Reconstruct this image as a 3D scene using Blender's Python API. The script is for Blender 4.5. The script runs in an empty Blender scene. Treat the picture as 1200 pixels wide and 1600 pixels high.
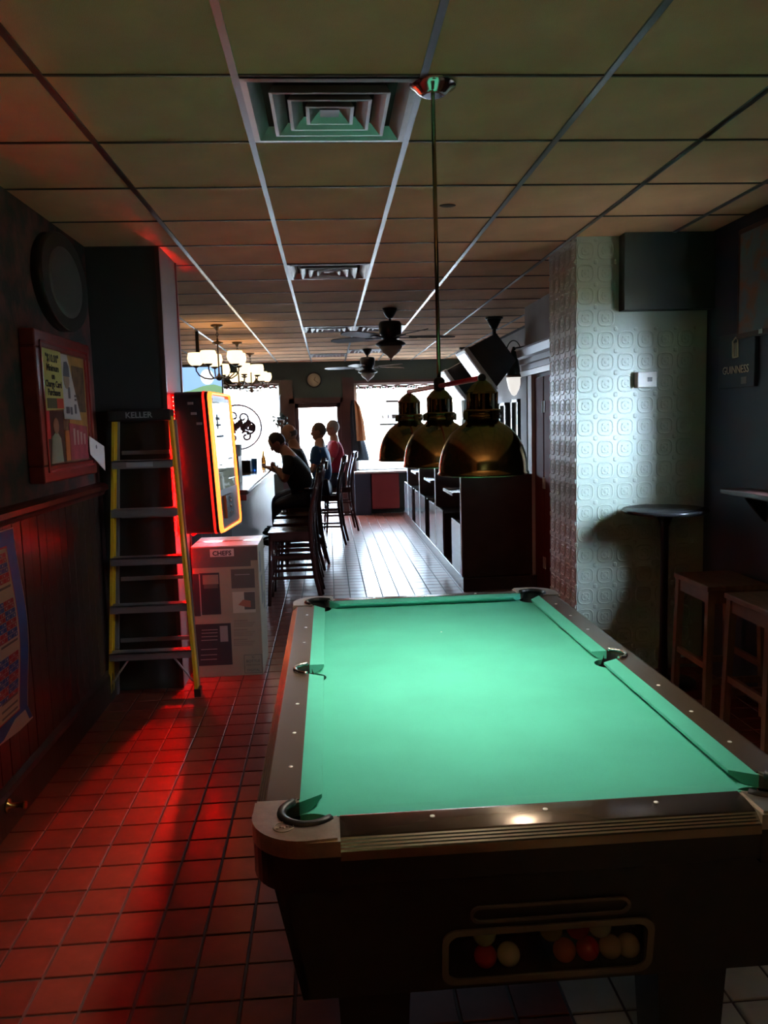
import bpy, bmesh, math, random
from mathutils import Vector, Matrix
random.seed(7)
C = bpy.context.scene.collection
SC = bpy.context.scene
PI = math.pi
# ------------------------------------------------------------------ camera
PITCH, YAW, ROLL, FPX = .11324, .06689, -.02825, 1242.83
cam = bpy.data.objects.new('camera', bpy.data.cameras.new('camera'))
C.objects.link(cam)
fw = Vector((math.sin(YAW)*math.cos(PITCH), math.cos(YAW)*math.cos(PITCH), -math.sin(PITCH)))
rt = Vector((math.cos(YAW), -math.sin(YAW), 0)); up = rt.cross(fw)
r2 = math.cos(ROLL)*rt + math.sin(ROLL)*up; u2 = -math.sin(ROLL)*rt + math.cos(ROLL)*up
cam.matrix_world = Matrix(((r2.x, u2.x, -fw.x, 0), (r2.y, u2.y, -fw.y, 0), (r2.z, u2.z, -fw.z, 1.7), (0, 0, 0, 1)))
cam.data.sensor_fit = 'VERTICAL'; cam.data.sensor_height = 36; cam.data.lens = FPX/1600*36
cam.data.clip_start = .02; cam.data.clip_end = 300
SC.camera = cam
# ------------------------------------------------------------------ world, sun, exposure
W = bpy.data.worlds.new('World'); SC.world = W; W.use_nodes = True
bg = W.node_tree.nodes['Background']; bg.inputs[0].default_value = (.62, .80, 1, 1); bg.inputs[1].default_value = 170.0
sun = bpy.data.objects.new('sun', bpy.data.lights.new('sun', 'SUN')); C.objects.link(sun)
sun.data.energy = 200; sun.data.color = (1, .95, .86); sun.data.angle = .02
sun.rotation_euler = (math.radians(42), 0, math.radians(-18))
V = SC.view_settings
V.view_transform = 'Standard'; V.look = 'None'; V.gamma = 1; V.use_curve_mapping = False; V.exposure = .45
SC.cycles.use_denoising = True
SC.cycles.max_bounces = 7; SC.cycles.diffuse_bounces = 4; SC.cycles.glossy_bounces = 4
SC.cycles.sample_clamp_indirect = 6; SC.cycles.caustics_reflective = False; SC.cycles.caustics_refractive = False
def portal(x, y, z, sx, sy, rot):
    o = bpy.data.objects.new('daylight_portal', bpy.data.lights.new('daylight_portal', 'AREA')); C.objects.link(o)
    o.data.shape = 'RECTANGLE'; o.data.size = sx; o.data.size_y = sy; o.data.cycles.is_portal = True
    o.location = (x, y, z); o.rotation_euler = rot
portal(-1.5, 14.86, 1.63, 1.7, 1.7, (-PI/2, 0, 0))
portal(-.18, 14.86, 1.05, .9, 2.05, (-PI/2, 0, 0))
portal(1.55, 14.86, 1.6, 2.1, 1.65, (-PI/2, 0, 0))
portal(2.68, 3.6, 1.75, .95, .95, (0, PI/2, 0))
# ------------------------------------------------------------------ helpers: materials
MATS = {}
def mat(name, col, rough=.5, metal=0, var=0, scale=8, bump=0, bscale=60, emit=None, estr=0, trans=0, col2=None, stretch=None, objvar=0, spec=.5, contrast=None, coat=0):
    if name in MATS: return MATS[name]
    m = bpy.data.materials.new(name); m.use_nodes = True; nt = m.node_tree; N = nt.nodes; L = nt.links
    b = N['Principled BSDF']
    b.inputs['Base Color'].default_value = (*col, 1); b.inputs['Roughness'].default_value = rough
    b.inputs['Metallic'].default_value = metal; b.inputs['Specular IOR Level'].default_value = spec
    tc = N.new('ShaderNodeTexCoord'); mp = N.new('ShaderNodeMapping'); L.new(tc.outputs['Object'], mp.inputs[0])
    if stretch: mp.inputs['Scale'].default_value = stretch
    src = None
    if var or col2:
        n = N.new('ShaderNodeTexNoise'); n.inputs['Scale'].default_value = scale; n.inputs['Detail'].default_value = 5
        L.new(mp.outputs[0], n.inputs['Vector'])
        r = N.new('ShaderNodeValToRGB'); L.new(n.outputs['Fac'], r.inputs[0])
        lo, hi = contrast or (.3, .7)
        r.color_ramp.elements[0].position = lo; r.color_ramp.elements[1].position = hi
        c2 = col2 or tuple(min(1, c*(1+var)) for c in col); c1 = col if col2 else tuple(c*(1-var) for c in col)
        r.color_ramp.elements[0].color = (*c1, 1); r.color_ramp.elements[1].color = (*c2, 1)
        src = r.outputs[0]
    if objvar:
        oi = N.new('ShaderNodeObjectInfo'); mm = N.new('ShaderNodeMapRange')
        L.new(oi.outputs['Random'], mm.inputs[0]); mm.inputs[3].default_value = 1-objvar; mm.inputs[4].default_value = 1+objvar
        hs = N.new('ShaderNodeHueSaturation'); hs.inputs['Color'].default_value = (*col, 1)
        L.new(mm.outputs[0], hs.inputs['Value'])
        if src: L.new(src, hs.inputs['Color'])
        src = hs.outputs[0]
    if src: L.new(src, b.inputs['Base Color'])
    if bump:
        n = N.new('ShaderNodeTexNoise'); n.inputs['Scale'].default_value = bscale; n.inputs['Detail'].default_value = 4
        L.new(mp.outputs[0], n.inputs['Vector'])
        bp = N.new('ShaderNodeBump'); bp.inputs['Strength'].default_value = bump; bp.inputs['Distance'].default_value = .01
        L.new(n.outputs['Fac'], bp.inputs['Height']); L.new(bp.outputs[0], b.inputs['Normal'])
    if emit:
        b.inputs['Emission Color'].default_value = (*emit, 1); b.inputs['Emission Strength'].default_value = estr
    if trans:
        b.inputs['Transmission Weight'].default_value = trans
    if coat: b.inputs['Coat Weight'].default_value = coat; b.inputs['Coat Roughness'].default_value = .14
    MATS[name] = m; return m
def glassmat(name, tint=(1, 1, 1), gloss=.06):
    if name in MATS: return MATS[name]
    m = bpy.data.materials.new(name); m.use_nodes = True; nt = m.node_tree; N = nt.nodes; L = nt.links
    N.remove(N['Principled BSDF']); t = N.new('ShaderNodeBsdfTransparent'); t.inputs[0].default_value = (*tint, 1)
    g = N.new('ShaderNodeBsdfGlossy'); g.inputs['Roughness'].default_value = .02
    mx = N.new('ShaderNodeMixShader'); mx.inputs[0].default_value = gloss
    L.new(t.outputs[0], mx.inputs[1]); L.new(g.outputs[0], mx.inputs[2]); L.new(mx.outputs[0], N['Material Output'].inputs[0])
    MATS[name] = m; return m
# ------------------------------------------------------------------ helpers: meshes
class MB:
    def __init__(s): s.b = bmesh.new()
    def xf(s, vs, M):
        if M is not None: bmesh.ops.transform(s.b, matrix=M, verts=vs)
    def box(s, x0, x1, y0, y1, z0, z1, M=None, bev=0):
        r = bmesh.ops.create_cube(s.b, size=1); vs = r['verts']
        bmesh.ops.scale(s.b, vec=(x1-x0, y1-y0, z1-z0), verts=vs)
        bmesh.ops.translate(s.b, vec=((x0+x1)/2, (y0+y1)/2, (z0+z1)/2), verts=vs)
        if bev:
            es = list({e for v in vs for e in v.link_edges})
            r = bmesh.ops.bevel(s.b, geom=es, offset=bev, segments=2, affect='EDGES', profile=.5)
            vs = list({v for v in r['verts']} | {v for f in r['faces'] for v in f.verts})
        s.xf(vs, M); return s
    def hexa(s, p):          # 8 points: bottom 4 then top 4
        v = [s.b.verts.new(q) for q in p]
        for f in ((3, 2, 1, 0), (4, 5, 6, 7), (0, 1, 5, 4), (1, 2, 6, 5), (2, 3, 7, 6), (3, 0, 4, 7)): s.b.faces.new([v[i] for i in f])
        return s
    def cyl(s, p0, p1, r0, r1=None, n=12, caps=True):
        return s.tube([p0, p1], [r0, r0 if r1 is None else r1], n, caps)
    def tube(s, pts, r, n=8, caps=True, closed=False):
        pts = [Vector(p) for p in pts]; k = len(pts)
        rr = r if isinstance(r, (list, tuple)) else [r]*k
        rings = []; prev = None
        for i, p in enumerate(pts):
            a = pts[(i-1) % k] if (closed or i > 0) else p; b = pts[(i+1) % k] if (closed or i < k-1) else p
            t = (b-a).normalized()
            if prev is None:
                u = t.orthogonal().normalized()
            else:
                u = (prev - t*prev.dot(t)); u = u.normalized() if u.length > 1e-6 else t.orthogonal().normalized()
            prev = u; w = t.cross(u)
            rings.append([s.b.verts.new(p + rr[i]*(math.cos(2*PI*j/n)*u + math.sin(2*PI*j/n)*w)) for j in range(n)])
        for i in range(k if closed else k-1):
            A, B = rings[i], rings[(i+1) % k]
            for j in range(n):
                f = s.b.faces.new((A[j], A[(j+1) % n], B[(j+1) % n], B[j])); f.smooth = True
        if caps and not closed:
            s.b.faces.new(rings[0][::-1]); s.b.faces.new(rings[-1])
        return s
    def lathe(s, prof, n=24, c=(0, 0, 0), M=None, smooth=True):   # prof: (r, z)
        c = Vector(c); rings = []; new = []
        for r, z in prof:
            ring = [s.b.verts.new(c + Vector((max(r, 1e-4)*math.cos(2*PI*j/n), max(r, 1e-4)*math.sin(2*PI*j/n), z))) for j in range(n)]
            rings.append(ring); new += ring
        for A, B in zip(rings, rings[1:]):
            for j in range(n):
                f = s.b.faces.new((A[j], A[(j+1) % n], B[(j+1) % n], B[j])); f.smooth = smooth
        if prof[0][0] > 1e-3: s.b.faces.new(rings[0][::-1])
        if prof[-1][0] > 1e-3: s.b.faces.new(rings[-1])
        s.xf(new, M); return s
    def prism(s, poly, o, u, v, w):   # polygon (a,b) in plane o+a*u+b*v, extruded by w
        o, u, v, w = map(Vector, (o, u, v, w))
        A = [s.b.verts.new(o+a*u+b*v) for a, b in poly]; B = [s.b.verts.new(o+a*u+b*v+w) for a, b in poly]
        n = len(poly); s.b.faces.new(A[::-1]); s.b.faces.new(B)
        for i in range(n): s.b.faces.new((A[i], A[(i+1) % n], B[(i+1) % n], B[i]))
        return s
    def sphere(s, c, r, sx=1, sy=1, sz=1, n=16, M=None):
        q = bmesh.ops.create_uvsphere(s.b, u_segments=n, v_segments=max(6, n//2), radius=r); vs = q['verts']
        bmesh.ops.scale(s.b, vec=(sx, sy, sz), verts=vs); bmesh.ops.translate(s.b, vec=c, verts=vs)
        for f in {f for v in vs for f in v.link_faces}: f.smooth = True
        s.xf(vs, M); return s
ROOT = {}
def obj(name, mb, m, parent=None, world=True, kind=None, label=None):
    if isinstance(mb, MB):
        bm = mb.b
        if parent is not None and world and parent.name in ROOT:
            bmesh.ops.transform(bm, matrix=ROOT[parent.name].inverted(), verts=bm.verts)
        bmesh.ops.recalc_face_normals(bm, faces=bm.faces)
        me = bpy.data.meshes.new(name); bm.to_mesh(me); bm.free()
    else: me = mb
    if m is not None and not me.materials: me.materials.append(m)
    o = bpy.data.objects.new(name, me); C.objects.link(o)
    if parent is not None:
        o.parent = parent
        if parent.name in ROOT: ROOT[o.name] = ROOT[parent.name]
    if kind: o['kind'] = kind
    if label: o['label'] = label
    return o
def thing(name, label, cat, loc=(0, 0, 0), rz=0, group=None):
    o = bpy.data.objects.new(name, None); C.objects.link(o); o.empty_display_size = .1
    o.location = loc; o.rotation_euler = (0, 0, rz); o['label'] = label; o['category'] = cat
    if group: o['group'] = group
    ROOT[o.name] = Matrix.Translation(loc) @ Matrix.Rotation(rz, 4, 'Z'); return o
def single(name, mb, m, label, cat, group=None):
    o = obj(name, mb, m); o['label'] = label; o['category'] = cat
    if group: o['group'] = group
    return o
def struct(name, mb, m): return obj(name, mb, m, kind='structure')
def dup(root, loc, rz, label=None, group=None):
    def cp(o, par):
        c = o.copy(); C.objects.link(c)
        if par is not None: c.parent = par
        for ch in o.children: cp(ch, c)
        return c
    r = cp(root, None); r.location = loc; r.rotation_euler = (0, 0, rz)
    if label: r['label'] = label
    if group: r['group'] = group
    return r
def frame(o, u, v):      # matrix with columns u, v, u x v at origin o
    u, v = Vector(u).normalized(), Vector(v).normalized(); w = u.cross(v)
    return Matrix(((u.x, v.x, w.x, o[0]), (u.y, v.y, w.y, o[1]), (u.z, v.z, w.z, o[2]), (0, 0, 0, 1)))
def text(name, s, size, o, u, v, m, parent, align='CENTER', ext=.0008, sx=1, bold=0):
    cu = bpy.data.curves.new('t', 'FONT'); cu.body = s; cu.size = size; cu.align_x = align; cu.extrude = ext; cu.resolution_u = 2; cu.offset = bold
    t = bpy.data.objects.new('t', cu); C.objects.link(t)
    dg = bpy.context.evaluated_depsgraph_get(); me = bpy.data.meshes.new_from_object(t.evaluated_get(dg))
    bpy.data.objects.remove(t); bpy.data.curves.remove(cu)
    M = frame(o, u, v) @ Matrix.Diagonal((sx, 1, 1, 1))
    if parent is not None and parent.name in ROOT: M = ROOT[parent.name].inverted() @ M
    me.transform(M); me.materials.clear(); me.name = name
    return obj(name, me, m, parent)
def arc(cx, cy, r, a0, a1, n): return [(cx+r*math.cos(a0+(a1-a0)*i/n), cy+r*math.sin(a0+(a1-a0)*i/n)) for i in range(n+1)]
def rrect(x0, x1, y0, y1, r, n=5):
    return arc(x1-r, y1-r, r, 0, PI/2, n)+arc(x0+r, y1-r, r, PI/2, PI, n)+arc(x0+r, y0+r, r, PI, 1.5*PI, n)+arc(x1-r, y0+r, r, 1.5*PI, 2*PI, n)
# ------------------------------------------------------------------ materials
M_ceil = mat('ceiling_board', (.74, .45, .265), .95, var=.10, scale=3, bump=.35, bscale=260, objvar=.10)
M_tee = mat('ceiling_tee_metal', (.20, .20, .215), .28, .85)
M_slab = mat('plenum', (.05, .05, .05), .9)
M_floor = mat('quarry_tile', (.17, .038, .023), .30, var=.25, scale=9, bump=.06, bscale=14, objvar=.16, coat=.12, spec=.4)
M_floorpale = mat('pale_tile', (.55, .53, .47), .28, var=.1, scale=9, bump=.08, bscale=14, objvar=.05)
M_grout = mat('grout', (.07, .05, .045), .8)
M_damask = mat('damask_wallpaper', (.026, .028, .023), .75, col2=(.15, .048, .036), scale=7, bump=.2, bscale=40, contrast=(.42, .62))
M_wains = mat('stained_plank', (.035, .02, .014), .28, var=.35, scale=6, stretch=(1, 1, .12), bump=.25, bscale=9, objvar=.15)
M_rail = mat('dark_red_wood', (.10, .022, .016), .3, var=.2, scale=8)
M_pillar = mat('pillar_grey_shaded', (.018, .02, .0185), .6, var=.1, scale=3)  # the pillar's grey paint, darkened because its front gets little light
M_green = mat('dark_green_paint', (.03, .05, .042), .6, var=.08, scale=3)
M_tin = mat('embossed_tin_paint', (.47, .55, .47), .34, var=.06, scale=4, bump=.10, bscale=45)
M_bulk = mat('bulkhead_paint', (.02, .028, .026), .6)
M_navy = mat('navy_veil_paint', (.022, .036, .065), .5, var=.1, scale=3)  # bluish haze over the right wall is put into this colour
M_grey = mat('grey_wall_paint', (.30, .30, .31), .6, var=.08, scale=3)
M_maroon = mat('maroon_paint', (.20, .038, .042), .65, spec=.2)
M_trimwood = mat('dark_cherry_wood', (.055, .022, .02), .3, var=.2, scale=6)
M_white = mat('white_paint', (.72, .70, .66), .5)
M_black = mat('black_plastic', (.012, .012, .013), .35)
M_blackm = mat('black_metal', (.015, .015, .017), .3, .6)
M_chrome = mat('chrome', (.75, .75, .76), .12, 1)
M_steel = mat('brushed_steel', (.42, .40, .38), .33, 1, var=.06, scale=40, bump=.04, bscale=200)
M_paper = mat('white_paper', (.75, .74, .71), .7)
M_ink = mat('black_ink', (.02, .02, .022), .7)
M_red = mat('bright_red', (.55, .02, .03), .35)
M_bronze = mat('dark_bronze', (.06, .035, .02), .35, .7)
# ------------------------------------------------------------------ setting: floor
P = .1587
def tilemesh(nm, m):
    b = MB(); g = .0045; b.box(g, P-g, g, P-g, -.008, 0)
    bmesh.ops.bevel(b.b, geom=[e for e in b.b.edges if all(v.co.z > -.001 for v in e.verts)], offset=.002, segments=1, affect='EDGES')
    me = bpy.data.meshes.new(nm); b.b.to_mesh(me); b.b.free(); me.materials.append(m); return me
TM = tilemesh('tile', M_floor); TP = tilemesh('tile_pale', M_floorpale)
fl = struct('floor', MB().box(-3.5, 2.75, -1.7, 15.1, -.12, -.005), M_grout)
X0, Y0 = 0.0, 2.22
far = MB(); pale = MB(); nt = 0
tv = [v.co.copy() for v in TM.vertices]; tf = [list(p.vertices) for p in TM.polygons]
for i in range(-22, 17):
    for j in range(-24, 81):
        x, y = X0+i*P, Y0+j*P
        if x < -3.3 or x > 2.55 or y > 14.75 or y < -1.45: continue
        near = (x > -1.5 and x < -.25 and 2.0 < y < 5.15) or (x > -.55 and x < 1.25 and 7.75 < y < 9.6)
        ispale = x > .6 and y < 2.6
        if near and nt < 300:
            o = bpy.data.objects.new('tile', TM); C.objects.link(o); o.parent = fl; o.location = (x, y, random.uniform(-.0006, .0006)); nt += 1
        else:
            b = (pale if ispale else far).b
            vs = [b.verts.new(c+Vector((x, y, 0))) for c in tv]
            for f in tf: b.faces.new([vs[k] for k in f])
obj('tile_field', far, M_floor, fl, kind='stuff'); obj('pale_tile_field', pale, M_floorpale, fl, kind='stuff')
# ------------------------------------------------------------------ setting: ceiling
CE = 2.813; S = .61; CX, CY = -.2585, 2.104
ce = struct('ceiling', MB().box(-3.5, 2.75, -1.7, 15.1, 2.86, 2.95), M_slab)
def ceiltile(w):
    b = MB(); b.box(.008, w-.008, .006, S-.006, .004, .02); me = bpy.data.meshes.new('ceiling_tile'); b.b.to_mesh(me); b.b.free(); me.materials.append(M_ceil); return me
CT = ceiltile(S); CW = {}
VENTS = {(0, 1), (0, 6), (0, 12), (0, 18), (1, 12), (1, 17)}
for i in range(-5, 5):
    for j in range(-6, 21):
        x, y = CX+i*S, CY+j*S
        if y < 5.6 and x < -1.5: 
            if x+S <= -1.45: continue
        if (i, j) in VENTS: continue
        w = S
        if x+S > 2.45: w = 2.44-x
        if w < .03: continue
        me = CT if w == S else CW.setdefault(round(w, 3), None) or ceiltile(w)
        if w != S: CW[round(w, 3)] = me
        o = bpy.data.objects.new('ceiling_tile', me); C.objects.link(o); o.parent = ce; o.location = (x, y, CE)
for i in range(-5, 5):
    x = CX+i*S; y0 = -1.5 if x > -1.45 else 5.7
    b = MB(); b.box(x-.012, x+.012, y0, 14.8, CE-.003, CE+.004); b.box(x-.0015, x+.0015, y0, 14.8, CE, CE+.04)
    obj('main_runner', b, M_tee, ce)
for j in range(-6, 22):
    y = CY+j*S
    if y > 14.78: continue
    x0 = -1.45 if y < 5.6 else -3.3
    b = MB(); b.box(x0, 2.44, y-.005, y+.005, CE-.0015, CE+.004); obj('cross_tee', b, mat('cross_tee_paint', (.05, .04, .035), .5), ce)
obj('damaged_spot', MB().sphere((.667, 4.29, CE+.002), .045, 1, .7, .12, 10), mat('brown_stain', (.06, .04, .03), .9), ce)
# ------------------------------------------------------------------ setting: walls
wl = struct('wall_left', MB().box(-1.62, -1.452, -1.6, 5.15, 0, 2.86), M_damask)
y = 2.3
while y < 5.13:
    w = min(.105, 5.148-y)
    bb = MB(); bb.box(-1.455, -1.436-random.uniform(0, .003), y+.0015, y+w-.0015, .18, 1.30, bev=.003); obj('plank', bb, M_wains, wl); y += .105
obj('plank_panel', MB().box(-1.455, -1.437, -1.5, 2.298, .18, 1.3), M_wains, wl)
struct('trim_1', MB().prism([(0, 1.285), (.022, 1.29), (.03, 1.31), (.05, 1.325), (.05, 1.35), (.03, 1.362), (0, 1.37)], (-1.455, -1.5, 0), (1, 0, 0), (0, 0, 1), (0, 6.65, 0)), M_rail)
struct('baseboard_left', MB().prism([(0, 0), (.034, 0), (.034, .15), (.028, .17), (.015, .195), (0, .2)], (-1.452, -1.5, 0), (1, 0, 0), (0, 0, 1), (0, 6.65, 0)), M_wains)
struct('wall_left_pillar', MB().box(-3.5, -1.005, 5.15, 5.67, 0, 2.86), M_pillar)
struct('pillar_lit_side', MB().box(-1.005, -1.0035, 5.166, 5.655, 0, CE), mat('pillar_grey_lit', (.20, .205, .20), .6))  # same pillar paint made lighter where daylight falls on this side
struct('trim_2', MB().box(-1.012, -.995, 5.655, 5.685, 0, CE), M_rail)
struct('trim_3', MB().box(-1.03, -1.004, 5.145, 5.165, 0, CE), M_trimwood)
struct('wall_bar', MB().box(-3.5, -3.3, 5.6, 15.1, 0, 2.86), M_green)
struct('wall_front', MB().box(-1.62, 2.75, -1.7, -1.5, 0, 2.86), M_green)
# right wall with a daylight window just outside the frame
b = MB(); b.box(2.45, 2.72, -1.6, 3.15, 0, 2.86); b.box(2.45, 2.72, 4.03, 5.3, 0, 2.86); b.box(2.45, 2.72, 3.15, 4.03, 0, 1.30); b.box(2.45, 2.72, 3.15, 4.03, 2.2, 2.86)
wr = struct('wall_right', b, M_navy)
b = MB(); b.box(2.62, 2.68, 3.15, 3.19, 1.30, 2.2); b.box(2.62, 2.68, 3.99, 4.03, 1.30, 2.2); b.box(2.62, 2.68, 3.15, 4.03, 1.30, 1.34); b.box(2.62, 2.68, 3.15, 4.03, 2.16, 2.2)
w3 = struct('window_3', b, M_trimwood)
obj('pane', MB().box(2.648, 2.652, 3.19, 3.99, 1.34, 2.16), glassmat('side_glass'), w3)
for k in range(13):  # unseen slats added to steer daylight to the tin pillar, off the left wall
    yk = 3.17+.072*k
    bsl = MB(); bsl.box(-.04, .04, -.0015, .0015, 1.30, 2.2, M=Matrix.Translation((2.53, yk, 0)) @ Matrix.Rotation(math.radians(-65), 4, 'Z')); obj('light_baffle', bsl, mat('baffle_grey', (.45, .43, .40), .8), w3)
# embossed tin pillar
tp = struct('wall_right_pillar', MB().box(1.595, 2.75, 5.05, 5.66, 0, 2.86), M_tin)
def medallion():
    b = MB(); R = []
    def ring(r0, h, sq): # superellipse ring
        pts = []
        for k in range(16):
            a = 2*PI*k/16; c, s_ = math.cos(a), math.sin(a); e = 2/sq
            pts.append((r0*math.copysign(abs(c)**e, c), r0*math.copysign(abs(s_)**e, s_)))
        return [b.b.verts.new((x, y_, h)) for x, y_ in pts]
    rs = [ring(.056, 0, 3.2), ring(.053, .004, 3.2), ring(.047, .004, 3.2), ring(.044, .0008, 3.2), ring(.030, .0008, 2.4), ring(.026, .003, 2.4), ring(.012, .003, 2), ring(.007, .0055, 2)]
    for A, B in zip(rs, rs[1:]):
        for k in range(16): b.b.faces.new((A[k], A[(k+1) % 16], B[(k+1) % 16], B[k]))
    b.b.faces.new(rs[-1])
    for a in range(4):
        q = PI/4+a*PI/2; b.sphere((.026*math.cos(q), .026*math.sin(q), .002), .008, 1, 1, .4, 6)
    for a in range(4):
        q = PI/4+a*PI/2; b.sphere((.0655*math.cos(q)*1.35, .0655*math.sin(q)*1.4, .0), .012, 1, 1, .3, 6)
    me = bpy.data.meshes.new('medallion'); bmesh.ops.recalc_face_normals(b.b, faces=b.b.faces); b.b.to_mesh(me); b.b.free(); me.materials.append(M_tin); return me
MED = medallion()
for j in range(20):
    z = 1.90+.1385*(j-13)
    if z > 2.76: continue
    for k in range(6):
        x = 1.655+.131*k
        if x > 1.84 and z > 2.3: continue
        o = bpy.data.objects.new('medallion', MED); C.objects.link(o); o.parent = tp; o.matrix_world = frame((x, 5.05, z), (1, 0, 0), (0, 0, 1))
    for k in range(5):
        o = bpy.data.objects.new('medallion', MED); C.objects.link(o); o.parent = tp; o.matrix_world = frame((1.595, 5.115+.122*k, z), (0, -.95, 0), (0, 0, 1))
struct('trim_4', MB().box(1.87, 2.449, 4.95, 5.06, 2.35, 2.858), M_bulk)
struct('wall_right_door', MB().box(2.05, 2.75, 5.66, 8.2, 0, 2.86), M_grey)
struct('wall_right_far', MB().box(2.6, 2.75, 8.2, 15.1, 0, 2.86), M_grey)
b = MB(); b.box(2.03, 2.05, 7.44, 7.75, .02, 2.08, bev=.003); d2 = struct('door_2', b, M_maroon)
obj('door_panel', MB().box(2.035, 2.055, 6.75, 7.43, .02, 2.08, bev=.003), M_maroon, d2)
for z in (.306, 1.077, 1.797):
    b = MB(); b.box(2.029, 2.036, 7.39, 7.48, z-.055, z+.055); b.cyl((2.027, 7.435, z-.055), (2.027, 7.435, z+.055), .008, n=8); obj('hinge', b, M_white, d2)
struct('trim_5', MB().box(2.0, 2.055, 7.76, 7.9, 0, 2.11), M_white)
b = MB(); b.prism([(0, 0), (.05, 0), (.06, .05), (.045, .06), (.045, .11), (.065, .12), (.065, .17), (.09, .19), (.10, .26), (.12, .27), (0, .27)], (2.052, 6.6, 2.115), (-1, 0, 0), (0, 0, 1), (0, 1.58, 0))
struct('trim_6', b, mat('silver_cornice', (.38, .37, .37), .35, .3))
b = MB(); b.box(2.0, 2.055, 7.95, 8.2, 0, 2.11); struct('trim_7', b, M_grey)
# back wall: left window, door, right window
YB = 14.8
b = MB()
for x0, x1, z0, z1 in ((-3.5, -2.4, 0, 2.86), (-2.4, -.83, 0, .78), (-2.4, -.83, 2.46, 2.86), (-.83, -.6, 0, 2.86), (-.6, .245, 2.08, 2.86), (.245, .5, 0, 2.86), (.5, 2.55, 0, .78), (.5, 2.55, 2.42, 2.86), (2.55, 2.75, 0, 2.86)):
    b.box(x0, x1, YB, YB+.18, z0, z1)
struct('wall_back', b, M_green)
def winframe(n, x0, x1, z0, z1, mull=()):
    b = MB(); t = .05
    for a in ((x0, x0+t, z0, z1), (x1-t, x1, z0, z1), (x0, x1, z0, z0+t), (x0, x1, z1-t, z1)): b.box(a[0], a[1], YB+.05, YB+.12, a[2], a[3])
    for mx in mull: b.box(mx-.015, mx+.015, YB+.05, YB+.12, z0, z1)
    w = struct(n, b, M_white)
    obj('pane', MB().box(x0+t, x1-t, YB+.083, YB+.087, z0+t, z1-t), glassmat('window_glass', (.42, .42, .42)), w); return w
w1 = winframe('window_1', -2.4, -.83, .78, 2.46); w2 = winframe('window_2', .5, 2.55, .78, 2.42)
b = MB(); b.box(-.86, -.62, YB-.03, YB+.01, 0, 2.5); b.box(-.69, -.60, YB-.04, YB+.1, 0, 2.16); b.box(.245, .30, YB-.04, YB+.1, 0, 2.16); b.box(-.69, .30, YB-.04, YB+.1, 2.07, 2.17)
struct('trim_8', b, M_trimwood)
b = MB(); b.box(.29, .50, YB-.05, YB+.01, 0, 2.52); b.box(.47, 2.5, YB-.04, YB+.01, 2.41, 2.46); b.box(-2.4, -.83, YB-.04, YB+.01, 2.45, 2.5)
struct('trim_9', b, M_trimwood)
b = MB(); b.box(-.60, -.53, YB+.04, YB+.09, .01, 2.07); b.box(.175, .245, YB+.04, YB+.09, .01, 2.07); b.box(-.6, .245, YB+.04, YB+.09, 1.99, 2.07); b.box(-.6, .245, YB+.04, YB+.09, .01, .12)
d1 = struct('door_1', b, M_trimwood)
obj('pane', MB().box(-.53, .175, YB+.063, YB+.067, .12, 1.99), glassmat('window_glass', (.42, .42, .42)), d1)
obj('door_handle', MB().tube([(-.49, YB+.03, .95), (-.49, YB-.02, 1.0), (-.49, YB-.02, 1.25), (-.49, YB+.03, 1.3)], .012), M_chrome, d1)
struct('trim_10', MB().box(.45, 2.5, YB-.32, YB+.04, .765, .80, bev=.006), M_white)
obj('panel', MB().box(.45, .74, YB-.28, YB+.01, 0, .765), M_navy, kind='structure').name = 'trim_11'
obj('panel', MB().box(.76, 1.27, YB-.26, YB+.01, .1, .75, bev=.006), M_maroon, kind='structure').name = 'trim_12'
# outside: sunny pavement and a pale facade across the street
struct('ground_outside', MB().box(-30, 30, 14.99, 70, -.3, -.06), mat('sunlit_concrete', (.55, .54, .52), .8, var=.08, scale=1.5))
struct('ground_side', MB().box(2.76, 14, -8, 14.5, -.3, -.06), mat('side_yard', (.30, .26, .19), .8, var=.1, scale=1.5))
fb = thing('house', 'pale rendered building across the street beyond the far windows', 'building', (0, 48, 0))
obj('facade', MB().box(-10, 9, 48, 51, -.06, 4.2), mat('pale_render', (.7, .66, .6), .8, var=.06, scale=1), fb)
obj('roof', MB().prism([(-10.4, 4.2), (9.4, 4.2), (7.5, 5.6), (-8.5, 5.6)], (0, 47.6, 0), (1, 0, 0), (0, 0, 1), (0, 3.8, 0)), mat('roof_shingle', (.25, .22, .2), .8), fb)
for x in (-8, -5, -2, 1, 4, 7):
    f = obj('window', MB().box(x-.55, x+.55, 47.93, 48.02, .9, 2.6), M_white, fb); obj('pane', MB().box(x-.45, x+.45, 47.91, 47.95, 1, 2.5), mat('dim_glass', (.25, .28, .3), .1), f)
# unseen uplight added behind the camera as fill for ceiling and near room
sc_ = thing('added_fill_uplight', 'added fill uplight in an opaque bowl behind the camera', 'lamp', (-.2, -1.5, 1.6))
b = MB(); b.lathe([(.02, 1.50), (.08, 1.52), (.12, 1.57), (.14, 1.62), (.135, 1.62), (.115, 1.575), (.001, 1.545)], 24, (-.2, -1.34, 0)); b.box(-.25, -.15, -1.499, -1.42, 1.50, 1.58); obj('bowl', b, M_blackm, sc_)
obj('fill_glow_disc', MB().lathe([(.09, 1.59), (.09, 1.595)], 20, (-.2, -1.34, 0)), mat('fill_uplight_glow', (1, .8, .5), .5, emit=(1, .74, .44), estr=380), sc_)
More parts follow.
